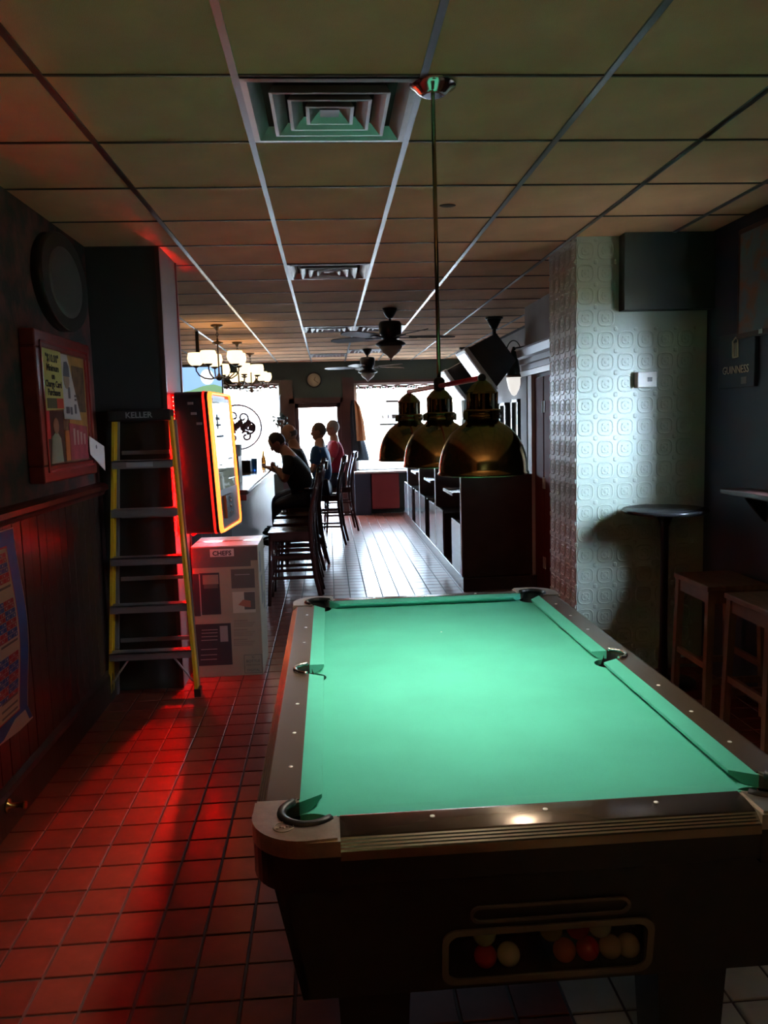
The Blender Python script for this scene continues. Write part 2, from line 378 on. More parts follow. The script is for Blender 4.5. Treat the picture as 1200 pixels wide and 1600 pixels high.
# ================================================================== POOL TABLE
TX, TY, HW, HL, FW, FL, TZ = .464, 2.836, .669, 1.215, .563, 1.105, .81
pt = thing('pool_table', 'coin-operated pool table with green cloth, dark wood rails and metal corners', 'pool table', (TX, TY, 0), .003)
M_cloth = mat('green_cloth', (.065, .43, .31), .9, var=.06, scale=5, bump=.12, bscale=420)
M_rosew = mat('rail_laminate', (.13, .088, .06), .27, .6, var=.22, scale=5, stretch=(1, .3, 1))
M_lam = mat('black_laminate', (.014, .014, .015), .32, var=.2, scale=20)
M_cast = mat('pocket_casting_metal', (.62, .54, .46), .30, .9, var=.10, scale=50, bump=.06, bscale=160)
M_trim = mat('ribbed_alloy', (.40, .32, .24), .25, .9)
M_rub = mat('black_rubber', (.012, .012, .012), .45)
M_pearl = mat('pearl', (.8, .78, .72), .3)
def L(poly, m=(1, 1)): return [(a*m[0], b*m[1]) for a, b in poly]
# bed: slate with pocket cut-outs
PR = .062
out = []
def corner(sx, sy):
    c = (FW-.022, FL-.022); a = arc(c[0], c[1], PR, -1.21, -3.505, 12)
    return [(sx*p[0], sy*p[1]) for p in a]
# order: start (+,-) going counter-clockwise
def notch_side(sx):
    a = arc(FW-.005, 0, .056, -1.48, -4.80, 12)
    return [(sx*p[0], p[1]) for p in a]
cpp = corner(1, 1); cmp_ = corner(-1, 1)[::-1]; cmm = corner(-1, -1); cpm = corner(1, -1)[::-1]
ring = cpm + notch_side(1) + cpp + cmp_ + notch_side(-1)[::-1] + cmm
bed = MB(); bed.prism(ring, (TX, TY, .755), (1, 0, 0), (0, 1, 0), (0, 0, .02)); bmesh.ops.triangulate(bed.b, faces=[f for f in bed.b.faces if len(f.verts) > 4])
obj('cloth_bed', bed, M_cloth, pt)
sp_ = MB(); sp_.lathe([(.004, 0), (.004, .0006)], 12, (TX, TY+.55, .7752)); obj('foot_spot', sp_, M_paper, pt)
# cushions
def cushion(pts):   # pts: feather a->b, nose b->a in plan
    (ax, ay), (bx, by), (nbx, nby), (nax, nay) = pts
    b = MB(); Z = lambda x, y, z: (TX+x, TY+y, z)
    iu = lambda n, f, t: (n[0]+(f[0]-n[0])*t, n[1]+(f[1]-n[1])*t)
    ua, ub = iu((nax, nay), (ax, ay), .45), iu((nbx, nby), (bx, by), .45)
    prof = [[Z(ax, ay, TZ-.001), Z(nax, nay, TZ-.007), Z(nax, nay, TZ-.016), Z(*ua, .777), Z(ax, ay, .777)],
            [Z(bx, by, TZ-.001), Z(nbx, nby, TZ-.007), Z(nbx, nby, TZ-.016), Z(*ub, .777), Z(bx, by, .777)]]
    A = [b.b.verts.new(p) for p in prof[0]]; B = [b.b.verts.new(p) for p in prof[1]]
    for k in range(5): b.b.faces.new((A[k], A[(k+1) % 5], B[(k+1) % 5], B[k]))
    b.b.faces.new(A[::-1]); b.b.faces.new(B)
    obj('cushion', b, M_cloth, pt)
NW, NL, cg, sg = FW-.052, FL-.052, .075, .052
for s in (1, -1):
    for t in (1, -1):
        cushion([(s*(FW+.001), t*(FL-cg)), (s*(FW+.001), t*sg), (s*NW, t*(sg+.018)), (s*NW, t*(FL-cg-.05))])
    cushion([(-FW+cg, s*(FL+.001)), (FW-cg, s*(FL+.001)), (FW-cg-.05, s*NL), (-FW+cg+.05, s*NL)])
# rails: long ones notched for the side pockets, short ones, ribbed outer trim
CL = .20; TW = .026
for s in (1, -1):
    n = arc(FW-.005, 0, .056, -PI/2+.09, PI/2-.09, 10)
    poly = [(FW, -(HL-CL))] + n + [(FW, HL-CL), (HW-TW, HL-CL), (HW-TW, -(HL-CL))]
    r = MB(); r.prism(L(poly, (s, 1)), (TX, TY, .775), (1, 0, 0), (0, 1, 0), (0, 0, TZ-.775))
    obj('rail', r, M_rosew, pt)
    WR = HL-TW-FL; prof_ = [(FL, TZ-.04)]
    for k in range(13):
        w = WR*k/12; e_ = max(0, w-.022); prof_.append((FL+w, TZ-.5*.27/(WR-.022)*e_*e_))
    prof_.append((HL-TW, TZ-.04))
    r = MB(); r.prism(prof_, (TX-(HW-CL), TY, 0), (0, s, 0), (0, 0, 1), (2*(HW-CL), 0, 0))
    for f in r.b.faces: f.smooth = len(f.verts) == 4 and abs(f.calc_center_median().z-TZ) < .0098
    obj('rail', r, M_rosew, pt)
    pr = []
    for k in range(4):
        a0 = k*TW/4; z0 = -.0045*k
        pr += [(a0, z0), (a0+TW/4*.75, z0-.002), (a0+TW/4, z0-.006)]
    pr += [(TW, -.04), (0, -.04)]
    t = MB(); t.prism(pr, (TX+s*(HW-TW), TY-(HL-CL), TZ), (s, 0, 0), (0, 0, 1), (0, 2*(HL-CL), 0)); obj('rail_trim', t, M_trim, pt)
    t = MB(); t.prism(pr, (TX-(HW-CL), TY+s*(HL-TW), TZ-.0082), (0, s, 0), (0, 0, 1), (2*(HW-CL), 0, 0)); obj('rail_trim', t, M_trim, pt)
    # skirt under the rail
    t = MB(); t.box(TX+min(s*(HW-.004), s*(HW-.03)), TX+max(s*(HW-.004), s*(HW-.03)), TY-HL+.12, TY+HL-.12, .70, .772, bev=.004); obj('skirt', t, M_lam, pt)
    t = MB(); t.box(TX-HW+.12, TX+HW-.12, TY+min(s*(HL-.004), s*(HL-.03)), TY+max(s*(HL-.004), s*(HL-.03)), .70, .772, bev=.004); obj('skirt', t, M_lam, pt)
    # sights
    for k, yy in enumerate((-.83, -.60, -.36, .36, .60, .83)):
        d = MB(); d.lathe([(.0062, 0), (.0058, .0009), (.003, .0014)], 10, (TX+s*(FW+.030), TY+yy, TZ)); obj('sight', d, M_pearl, pt)
    for xx in (-.26, 0, .26):
        d = MB(); d.lathe([(.0062, 0), (.0058, .0009), (.003, .0014)], 10, (TX+xx, TY+s*(FL+.030), TZ)); obj('sight', d, M_pearl, pt)
    # side pocket
    d = MB(); d.tube([(TX+s*(FW-.005+.058*math.cos(a)), TY+.058*math.sin(a), TZ+.002) for a in [-1.35+2.7*k/14 for k in range(15)]], .0075, 8); obj('pocket_iron', d, M_chrome, pt)
    d = MB()
    cx = TX+s*(FW-.005)
    d.lathe([(.055, .80), (.056, .70), (.05, .64), (.0005, .63)], 20, (cx, TY, 0))
    bmesh.ops.delete(d.b, geom=[f for f in d.b.faces if len(f.verts) > 4], context='FACES')
    # cut the cup back to below the cloth on the playing side
    for v in d.b.verts:
        if v.co.z > .76 and (v.co.x-cx)*s < -.004: v.co.z = .752
    obj('pocket_cup', d, M_rub, pt)
for s in (1, -1):
    for t in (1, -1):
        R = .125; cx, cy = FW-.022, FL-.022; PRr = .066
        n = arc(cx, cy, PRr, 2.80, -1.231, 16)
        poly = [(FW+.0, HL-CL), (HW, HL-CL)] + arc(HW-R, HL-R, R, 0, PI/2, 10) + [(HW-CL, HL), (HW-CL, FL)] + n
        c = MB(); c.prism(L(poly, (s, t)), (TX, TY, .772), (1, 0, 0), (0, 1, 0), (0, 0, TZ+.003-.772))
        bmesh.ops.bevel(c.b, geom=[e for e in c.b.edges if all(v.co.z > TZ for v in e.verts)], offset=.006, segments=2, affect='EDGES')
        o = obj('pocket_casting', c, M_cast, pt, label='brushed metal pocket corner')
        cl = MB(); pts = [(TX+s*(cx+(PRr-.004)*math.cos(a)), TY+t*(cy+(PRr-.004)*math.sin(a)), TZ+.001) for a in [-.95+(PI/2+1.9)*k/18 for k in range(19)]]
        cl.tube(pts, .011, 8); obj('pocket_rim', cl, M_rub, pt)
        cp = MB(); gx, gy = TX+s*cx, TY+t*cy
        cp.lathe([(.063, .80), (.062, .70), (.055, .63), (.0005, .62)], 22, (gx, gy, 0))
        bmesh.ops.delete(cp.b, geom=[f for f in cp.b.faces if len(f.verts) > 4], context='FACES')
        for v in cp.b.verts:
            if v.co.z > .76 and ((v.co.x-gx)*s+(v.co.y-gy)*t) < .02: v.co.z = .752
        obj('pocket_cup', cp, M_rub, pt)
        # dark corner cap below the casting
        k = MB(); o2 = arc(HW-R, HL-R, R-.002, 0, PI/2, 10); i2 = arc(HW-R, HL-R, R-.03, PI/2, 0, 10)
        k.prism(L([(HW-.002, HL-CL)]+o2+[(HW-CL, HL-.002), (HW-CL, HL-.03)]+i2+[(HW-.03, HL-CL)], (s, t)), (TX, TY, .692), (1, 0, 0), (0, 1, 0), (0, 0, .08))
        obj('corner_cap', k, mat('gloss_black', (.012, .012, .013), .12), pt)
# embossed emblem on the near left casting
em = MB(); em.tube([(TX-HW+.075+.022*math.cos(a), TY-HL+.065+.022*math.sin(a), TZ+.0035) for a in [2*PI*k/20 for k in range(20)]], .0016, 5, closed=True)
for k in range(5): em.sphere((TX-HW+.062+.007*k, TY-HL+.060+.004*(k % 2)+.001*k, TZ+.0035), .0035, 1, 1, .6, 6)
obj('emblem', em, M_cast, pt)
# cabinet: tapered body with an open front for the ball window
def inset(z): return .045+.055*(.70-z)/.34
zt, zb = .70, .36
def fr(x0, x1, y0, y1, z0, z1, b):
    b.hexa([(x0(z0), y0(z0), z0), (x1(z0), y0(z0), z0), (x1(z0), y1(z0), z0), (x0(z0), y1(z0), z0), (x0(z1), y0(z1), z1), (x1(z1), y0(z1), z1), (x1(z1), y1(z1), z1), (x0(z1), y1(z1), z1)])
xl = lambda z: TX-HW+inset(z); xr = lambda z: TX+HW-inset(z); yn = lambda z: TY-HL+inset(z)+.01; yf = lambda z: TY+HL-inset(z)-.01
cab = MB()
fr(xl, lambda z: xl(z)+.02, yn, yf, zb, zt, cab); fr(lambda z: xr(z)-.02, xr, yn, yf, zb, zt, cab); fr(xl, xr, lambda z: yf(z)-.02, yf, zb, zt, cab)
cab.box(TX-.57, TX+.57, TY-1.10, TY+1.10, zb, zb+.02)
obj('cabinet', cab, M_lam, pt)
# front panel pieces around the window opening x .225-.72, z .40-.515
fp = MB(); wx0, wx1, wz0, wz1 = .235, .71, .388, .520
yn2 = lambda z: yn(z)+.022
fr(xl, xr, yn, yn2, wz1, zt, fp); fr(xl, xr, yn, yn2, zb, wz0, fp); fr(xl, lambda z: wx0, yn, yn2, wz0, wz1, fp); fr(lambda z: wx1, xr, yn, yn2, wz0, wz1, fp)
obj('front_panel', fp, M_lam, pt)
def ringon(x0, x1, z0, z1, r, w, nm, m):
    o_, i_ = rrect(x0, x1, z0, z1, r), rrect(x0+w, x1-w, z0+w, z1-w, r-w*.5)
    b = MB(); O = []; I = []
    for (a, z), (a2, zz) in zip(o_, i_):
        O.append((b.b.verts.new((a, yn(z)-.002, z)), b.b.verts.new((a, yn(z)-.008, z)))); I.append((b.b.verts.new((a2, yn(zz)-.002, zz)), b.b.verts.new((a2, yn(zz)-.008, zz))))
    n = len(O)
    for k in range(n):
        l = (k+1) % n
        b.b.faces.new((O[k][1], O[l][1], I[l][1], I[k][1])); b.b.faces.new((O[k][0], O[l][0], O[l][1], O[k][1])); b.b.faces.new((I[k][0], I[l][0], I[l][1], I[k][1])); b.b.faces.new((O[k][0], O[l][0], I[l][0], I[k][0]))
    obj(nm, b, m, pt)
ringon(.220, .725, .376, .530, .035, .016, 'window_bezel', mat('bezel_plastic', (.14, .13, .12), .25))
ringon(.285, .662, .546, .592, .022, .007, 'slot_bezel', MATS['bezel_plastic'])
tray = MB(); tray.box(.20, .745, 1.735, 1.88, .362, .3755); tray.box(.20, .745, 1.87, 1.89, .385, .56); obj('ball_tray', tray, M_black, pt)
gl = MB(); gl.box(wx0-.005, wx1+.005, yn(.46)+.012, yn(.46)+.015, wz0-.004, wz1+.004); obj('window_pane', gl, glassmat('clear_acrylic', (.9, .9, .9), .04), pt)
for s in (1, -1):
    for t in (1, -1):
        x0, y0 = TX+s*.40, TY+t*.95; b = MB()
        h0, h1 = .075, .09
        b.hexa([(x0-h0, y0-h0, .03), (x0+h0, y0-h0, .03), (x0+h0, y0+h0, .03), (x0-h0, y0+h0, .03), (x0-h1, y0-h1, zb), (x0+h1, y0-h1, zb), (x0+h1, y0+h1, zb), (x0-h1, y0+h1, zb)])
        lg = obj('leg', b, M_lam, pt); obj('leveler_foot', MB().lathe([(.05, 0), (.05, .02), (.02, .03), (.02, .035)], 14, (x0, y0, .0)), M_blackm, lg)
# balls lying behind the ball window
balls = [(.333, .462, 'cream', 'cream ball high at the left behind the ball window', (.62, .55, .33)), (.335, .425, 'red', 'dark red ball below the leftmost cream ball in the ball window', (.45, .03, .04)),
 (.392, .425, 'ivory', 'ivory ball beside the lower left red ball in the ball window', (.66, .6, .42)), (.497, .458, 'olive', 'olive yellow ball at the top middle of the ball window', (.40, .32, .06)),
 (.53, .425, 'orange', 'orange red ball in the bottom row, middle of the ball window', (.5, .10, .04)), (.563, .462, 'crimson', 'bright red ball in the top row of the ball window', (.6, .02, .04)),
 (.588, .425, 'scarlet', 'scarlet ball in the bottom row beside the tan ball, ball window', (.55, .03, .03)), (.618, .458, 'grey', 'grey white ball at the top right of the ball window', (.45, .42, .34)),
 (.645, .425, 'tan', 'tan ball in the bottom row right of the scarlet ball, ball window', (.5, .36, .24)), (.690, .43, 'buff', 'pale buff ball furthest right behind the ball window', (.6, .46, .33))]
for k, (x, z, nm, lb, col) in enumerate(balls):
    yy = 1.777
    b = MB(); b.sphere((x, yy, (.4055 if z < .44 else .4635)), .0285, n=20)
    single('billiard_ball', b, mat('ball_'+nm, col, .1), lb, 'ball', 'balls in the ball window of the pool table')
# ================================================================== BILLIARD LIGHT
bl = thing('billiard_light', 'three brass dome billiard lamps on a red bar hung over the pool table', 'lamp', (.39, 2.79, CE))
M_brass = mat('aged_brass', (.27, .215, .11), .13, 1, var=.12, scale=9)
M_brassd = mat('dark_brass', (.16, .125, .06), .22, 1, var=.2, scale=12)
obj('ceiling_canopy', MB().lathe([(.03, -.035), (.045, -.03), (.062, -.012), (.078, -.006), (.08, 0)], 28, (.39, 2.785, CE)), M_chrome, bl)
obj('rod', MB().cyl((.39, 2.785, CE-.03), (.394, 2.80, 1.83), .0075, n=10), mat('brass_rod', (.30, .22, .12), .22, 1), bl)
nb, fbv = Vector((.452, 2.32, 1.818)), Vector((.336, 3.28, 1.818)); mid = (nb+fbv)/2
obj('bar', MB().tube([nb, fbv], .0085, 10), mat('red_lacquer', (.75, .02, .05), .35), bl)
h = MB(); h.lathe([(.012, -.02), (.02, -.015), (.02, .02), (.012, .03)], 14, mid); h.sphere(nb, .013, n=10); h.sphere(fbv, .011, n=10); obj('hub', h, M_blackm, bl)
for pc in (nb, mid, fbv):
    c = Vector((pc.x, pc.y, 0)); zb_ = 1.54
    cap = MB(); cap.lathe([(.048, zb_+.232), (.046, zb_+.238), (.03, zb_+.258), (.014, zb_+.270), (.008, zb_+.274), (.007, zb_+.285)], 8, c, smooth=False); obj('lamp_cap', cap, M_brassd, bl)
    cage = MB(); cage.lathe([(.036, zb_+.186), (.036, zb_+.232)], 8, c, smooth=False)
    for k in range(8):
        a = 2*PI*k/8+PI/8; p = c+Vector((.042*math.cos(a), .042*math.sin(a), 0)); cage.tube([p+Vector((0, 0, zb_+.18)), p+Vector((0, 0, zb_+.236))], .005, 6)
    obj('lamp_cage', cage, M_brassd, bl)
    col = MB(); col.lathe([(.05, zb_+.158), (.056, zb_+.162), (.056, zb_+.170), (.050, zb_+.173), (.050, zb_+.178), (.056, zb_+.18), (.054, zb_+.187)], 24, c)
    for k in range(4):
        a = 2*PI*k/4+.4; p = c+Vector((.06*math.cos(a), .06*math.sin(a), zb_+.17)); col.box(p.x-.007, p.x+.007, p.y-.007, p.y+.007, p.z-.012, p.z+.012)
    obj('lamp_collar', col, M_brassd, bl)
    sh = MB(); prof = [(.131*math.sin(a)**.9 if a < PI/2 else .131, zb_+.008+.152*math.cos(a)) for a in [math.asin(.36)+(PI/2-math.asin(.36))*k/14 for k in range(15)]]
    inner = [(r-.003, z-.002) for r, z in prof[::-1]]
    prof = [(.0475, zb_+.158)] + prof + [(.134, zb_+.004), (.135, zb_-.002), (.130, zb_-.003)]
    sh.lathe(prof, 40, c); bmesh.ops.delete(sh.b, geom=[f for f in sh.b.faces if len(f.verts) > 4], context='FACES')
    so = obj('lamp_shade', sh, M_brass, bl)
    rf = MB(); rf.lathe([(.1295, zb_-.002)]+inner, 40, c); bmesh.ops.delete(rf.b, geom=[f for f in rf.b.faces if len(f.verts) > 4], context='FACES'); obj('reflector', rf, mat('pale_enamel', (.55, .53, .48), .35), bl, label='pale enamel inside of the lamp shade')
    bu = MB(); bu.lathe([(.012, .07), (.013, .055), (.028, .035), (.031, .02), (.024, .0), (.0005, -.006)], 16, c+Vector((0, 0, zb_+.106)))
    obj('bulb', bu, mat('bulb_glow', (1, .9, .7), .5, emit=(1, .91, .76), estr=600), bl)
    k_ = MB(); k_.cyl(c+Vector((0, 0, zb_+.17)), c+Vector((0, 0, zb_+.21)), .016, n=12); obj('socket', k_, M_black, bl)
# ================================================================== LADDER
ld = thing('step_ladder', 'yellow fibreglass step ladder folded against the dark pillar', 'ladder', (-1.16, 5.02, 0))
M_yel = mat('yellow_fibreglass', (.62, .40, .02), .35, var=.12, scale=10, stretch=(1, 1, .1))
M_step = mat('ladder_aluminium', (.22, .20, .20), .45, .5)
def rail(xb, xt, sgn):
    b = MB(); d = .065
    for x0, x1, y0, y1 in ((0, .006, 0, d), (0, sgn*-.016, 0, .005), (0, sgn*-.016, d-.005, d)):
        xa, xc = (min(x0, x1), max(x0, x1)) if x0 != 0 or x1 != .006 else ((-.003, .003))
        b.hexa([(xb+xa, 4.955+y0, .03), (xb+xc, 4.955+y0, .03), (xb+xc, 4.955+y1, .03), (xb+xa, 4.955+y1, .03), (xt+xa, 5.005+y0, 1.77), (xt+xc, 5.005+y0, 1.77), (xt+xc, 5.005+y1, 1.77), (xt+xa, 5.005+y1, 1.77)])
    r = obj('rail', b, M_yel, ld)
    obj('rail_foot', MB().box(xb-.02, xb+.02, 4.95, 5.025, 0, .05), M_black, r)
rail(-1.435, -1.315, -1); rail(-.885, -.962, 1)
for k in range(1, 6):
    z = .3*k; f = z/1.77; x0, x1 = -1.435+.12*f, -.895-.08*f; yy = 4.955+.05*f
    b = MB(); b.box(x0, x1, yy-.012, yy+.07, z-.004, z+.004); b.box(x0, x1, yy-.012, yy-.008, z-.045, z+.004)
    for q_ in range(5): b.box(x0+.01, x1-.01, yy-.008+.014*q_, yy-.002+.014*q_, z+.003, z+.007)
    st = obj('step', b, M_step, ld)
    if k == 5:
        obj('sticker', MB().box(x0+.09, x0+.25, yy-.014, yy-.012, z-.036, z-.006), mat('grey_label', (.35, .35, .36), .6), st)
b = MB(); b.box(-1.335, -.96, 4.985, 5.118, 1.745, 1.815, bev=.008); tc_ = obj('top_cap', b, M_black, ld)
text('lettering', 'KELLER', .05, (-1.15, 4.9835, 1.765), (1, 0, 0), (0, 0, 1), mat('worn_grey_print', (.30, .30, .30), .6), ld, bold=.001)
for sgn, xb, xt in ((-1, -1.42, -1.31), (1, -.900, -.958)):
    b = MB(); b.hexa([(xb-.012, 5.075, .0), (xb+.012, 5.075, .0), (xb+.012, 5.10, .0), (xb-.012, 5.10, .0), (xt-.012, 5.09, 1.75), (xt+.012, 5.09, 1.75), (xt+.012, 5.115, 1.75), (xt-.012, 5.115, 1.75)]); obj('rear_leg', b, M_step, ld)
for z in (.35, .75, 1.15, 1.55): obj('rear_brace', MB().box(-1.40+.07*z, -.92-.05*z, 5.085, 5.10, z-.012, z+.012), M_step, ld)
for x0, x1 in ((-1.42, -1.28), (-.91, -1.05)): obj('diagonal_brace', MB().tube([(x0, 4.965, .10), (x1, 4.985, .29)], .007, 6), mat('bright_aluminium', (.6, .6, .6), .3, .8), ld)
# ================================================================== CARTON
cb = thing('cardboard_box', 'tall printed cardboard carton beside the ladder, under the glowing jukebox', 'box', (-.72, 5.56, 0))
M_card = mat('printed_card', (.25, .20, .135), .75, var=.07, scale=6)
bx0, bx1, by0, by1, bz = -.945, -.50, 5.34, 5.79, .895
b = MB(); b.box(bx0, bx1, by0, by1, 0, bz, bev=.006); obj('body', b, M_card, cb)
b = MB(); b.box(bx0, bx1, by0, (by0+by1)/2-.003, bz, bz+.006); b.box(bx0, bx1, (by0+by1)/2+.003, by1, bz, bz+.006); obj('flap', b, mat('top_card', (.42, .36, .30), .35, var=.1, scale=20), cb)
obj('packing_tape', MB().box(bx0+.0, bx1, (by0+by1)/2-.03, (by0+by1)/2+.03, bz+.006, bz+.0072), mat('packing_tape', (.45, .38, .30), .15), cb)
def fz(y): return bz-(y-245)/(1510-245)*bz
def fx(x, y): return bx0+(x-(90+.095*(y-250)))/(715-.045*(y-250))*(bx1-bx0)
def deco(x0, x1, y0, y1, m, nm='print', t=.0008, ym=None):
    ya = (y0+y1)/2; a, c = max(bx0+.002, fx(x0, ya)), min(bx1-.002, fx(x1, ya))
    return obj(nm, MB().box(a, c, by0-t, by0+.001, fz(y1), fz(y0)), m, cb)
I1, I2, I3, I4 = mat('print_charcoal', (.07, .06, .05), .6), mat('print_black', (.015, .017, .02), .5), mat('print_brown', (.19, .145, .10), .7), mat('print_grey', (.22, .21, .20), .6)
deco(70, 800, 250, 385, I1); deco(70, 730, 385, 440, I1)
deco(295, 550, 265, 338, mat('print_pale', (.45, .42, .36), .6), t=.0012)
text('lettering', 'CHEFS', .044, ((fx(422, 300)), by0-.0016, fz(326)), (1, 0, 0), (0, 0, 1), I2, cb, bold=.0014)
deco(135, 205, 495, 905, I2); deco(205, 412, 490, 895, I2, t=.001); deco(200, 212, 500, 905, I4, t=.0014); deco(225, 390, 510, 600, I3, t=.0014); deco(240, 385, 600, 640, I1, t=.0014)
deco(175, 540, 985, 1395, I2); deco(420, 500, 1010, 1165, I4, t=.001)
for q_ in (1040, 1070, 1105, 1140, 1230, 1285, 1330): deco(230, 395, q_, q_+7, I4, t=.0012)
deco(525, 772, 465, 650, I1); deco(560, 720, 515, 522, I4, t=.001); deco(545, 780, 685, 890, mat('print_cream', (.40, .33, .24), .6)); deco(665, 778, 690, 860, I1, t=.001)
d = MB(); d.prism([(0, .02), (.035, .055), (.085, .045), (.085, .0), (.05, .005)], (fx(600, 790), by0-.0014, fz(840)), (1, 0, 0), (0, 0, 1), (0, .001, 0)); obj('print', d, mat('print_rust', (.30, .09, .05), .6), cb)
for y0 in (960, 1050, 1145):
    deco(560, 700, y0, y0+14, I3)
    for q_ in range(3): deco(560, 780-12*q_, y0+24+17*q_, y0+33+17*q_, I3)
d = MB(); sx0, sx1, sz0, sz1 = fx(672, 1400), bx1-.006, fz(1488), fz(1305)
for a in ((sx0, sx1, sz0, sz0+.003), (sx0, sx1, sz1-.003, sz1), (sx0, sx0+.003, sz0, sz1), (sx1-.003, sx1, sz0, sz1)): d.box(a[0], a[1], by0-.001, by0+.001, a[2], a[3])
obj('stamp_border', d, I1, cb)
for s_, zz, sz in (('32', .105, .022), ('BOTTLE', .075, .026), ('WINE COOLER', .053, .014), ('DIGITAL', .012, .024)):
    text('lettering', s_, sz, ((sx0+sx1)/2, by0-.001, sz0+zz), (1, 0, 0), (0, 0, 1), I1, cb)
for a, z0, z1 in ((5.40, .70, .84), (5.47, .46, .66), (5.60, .40, .52)): obj('print', MB().box(bx1-.001, bx1+.0008, a, a+.09, z0, z1), I1, cb)
# ================================================================== JUKEBOX
jb = thing('jukebox', 'wall jukebox with orange glowing border above the cardboard carton', 'jukebox', (-.86, 5.5, .95))
ax = math.atan2(.06, .65)
ux, uy = Vector((math.sin(ax), math.cos(ax), 0)), Vector((math.cos(ax), -math.sin(ax), 0))
jo = Vector((-.765, 5.20, 1.0))
def J(a, d, z): return jo + ux*a + uy*d + Vector((.037*(1-(z/.92)), 0, z))-Vector((.037, 0, 0))*0 
JW, JH = .63, .925
b = MB(); pts = rrect(0, JW, 0, JH, .05)
front = [b.b.verts.new(J(a, 0, z)) for a, z in pts]; back = [b.b.verts.new(J(a, -.2155-.03*(1-z/JH)+.0, z)) for a, z in pts]; n = len(pts)
b.b.faces.new(front); b.b.faces.new(back[::-1])
for k in range(n): b.b.faces.new((front[k], front[(k+1) % n], back[(k+1) % n], back[k]))
obj('housing', b, mat('jukebox_black', (.013, .012, .015), .3), jb)
def jring(o_, i_, d0, d1, d2, nm, m):
    b = MB(); n = len(o_)
    A = [b.b.verts.new(J(a, d0, z)) for a, z in o_]; B = [b.b.verts.new(J(a*.98+.006, d1, z*.985+.007)) for a, z in o_]; D = [b.b.verts.new(J(a, d2, z)) for a, z in i_]
    for k in range(n):
        l = (k+1) % n; b.b.faces.new((A[k], A[l], B[l], B[k])).smooth = True; b.b.faces.new((B[k], B[l], D[l], D[k])).smooth = True
    return obj(nm, b, m, jb)
jring(rrect(0, JW, 0, JH, .05), rrect(.072, JW-.014, .02, JH-.02, .035), .0, .022, .012, 'light_border', mat('orange_glow', (1, .3, .05), .4, emit=(1, .15, .018), estr=3.0))
jring(rrect(-.004, JW+.004, -.004, JH+.004, .052), rrect(.0, JW, .0, JH, .05), -.035, -.01, .0, 'red_rim', mat('red_glow', (1, .03, .02), .4, emit=(1, .02, .01), estr=.7))
b = MB(); b.b.faces.new([b.b.verts.new(J(a, .010, z)) for a, z in ((.07, .28), (JW-.03, .28), (JW-.03, JH-.045), (.07, JH-.045))]); obj('screen', b, mat('dark_gloss_screen', (.05, .055, .05), .03, emit=(.75, .9, .75), estr=.10, spec=1), jb)
b = MB(); b.b.faces.new([b.b.verts.new(J(a, .012, z)) for a, z in ((.09, .86), (JW-.06, .86), (JW-.05, .885), (.085, .885))]); obj('screen_header', b, M_black, jb)
for a0, a1, z0, z1 in ((.10, .30, .66, .665), (.10, .30, .80, .805), (.10, .105, .66, .80), (.295, .30, .66, .80), (.13, .27, .70, .715), (.14, .25, .74, .76), (.16, .20, .68, .78), (.12, .33, .625, .64), (.10, .32, .40, .404), (.36, .56, .40, .404), (.12, .2, .44, .446), (.4, .55, .47, .48), (.1, .3, .36, .363), (.36, .5, .35, .356), (.20, .204, .34, .46), (.42, .424, .33, .44)):
    b = MB(); b.b.faces.new([b.b.verts.new(J(a, .0115, z)) for a, z in ((a0, z0), (a1, z0), (a1, z1), (a0, z1))]); obj('screen_print', b, M_ink, jb)
b = MB(); b.b.faces.new([b.b.verts.new(J(a, .012, z)) for a, z in ((.06, .03), (JW-.03, .03), (JW-.03, .28), (.06, .28))]); obj('pay_panel', b, mat('grey_panel', (.10, .09, .09), .4), jb)
b = MB()
for a0, a1, z0, z1 in ((.12, .34, .09, .24),): b.hexa([J(a0, .012, z0), J(a1, .012, z0), J(a1, .012, z1), J(a0, .012, z1), J(a0, .035, z0), J(a1, .035, z0), J(a1, .035, z1), J(a0, .035, z1)])
obj('bill_slot', b, M_black, jb)
b = MB()
for z in (.12, .16, .20, .22): b.sphere(J(.24, .037, z), .008, n=8)
obj('slot_button', b, M_chrome, jb)
for z, dd in ((.85, -.11), (.785, -.095), (.72, -.065)):
    p = J(-.001, dd, z); b = MB(); b.box(p.x-.017, p.x+.017, p.y-.012, p.y-.001, p.z-.008, p.z+.008); obj('side_label', b, mat('dim_label', (.22, .2, .2), .5), jb)
b = MB(); b.box(-1.004, -.95, 5.40, 5.62, 1.1, 1.8); obj('wall_mount', b, M_black, jb)
M_led = mat('red_led_glow', (1, .02, .01), .4, emit=(1, .0, .0), estr=30); M_ledf = mat('red_led_bright', (1, .02, .01), .4, emit=(1, .0, .0), estr=9500); M_ledw = mat('red_led_soft', (1, .02, .01), .4, emit=(1, .02, .01), estr=3); M_ledd = mat('led_dot', (1, .2, .15), .4, emit=(1, .3, .2), estr=6)
b = MB(); b.tube([J(.05, -.19, -.006), J(.40, -.19, -.006)], .006, 6); obj('led_strip', b, mat('added_underglow', (1, .02, .01), .4, emit=(1, 0, 0), estr=140), jb)  # extra strip added under the housing to redden the carton top
b = MB(); b.box(-.985, -.971, 5.302, 5.31, 1.0, 1.62); obj('led_channel', b, M_black, jb)
b = MB()
for k in range(9):
    z = 1.02+.065*k; b.b.faces.new([b.b.verts.new(p) for p in ((-.984, 5.301, z), (-.972, 5.301, z), (-.972, 5.265, z+.045), (-.984, 5.265, z+.045))])
obj('led_strip', b, M_ledf, jb)
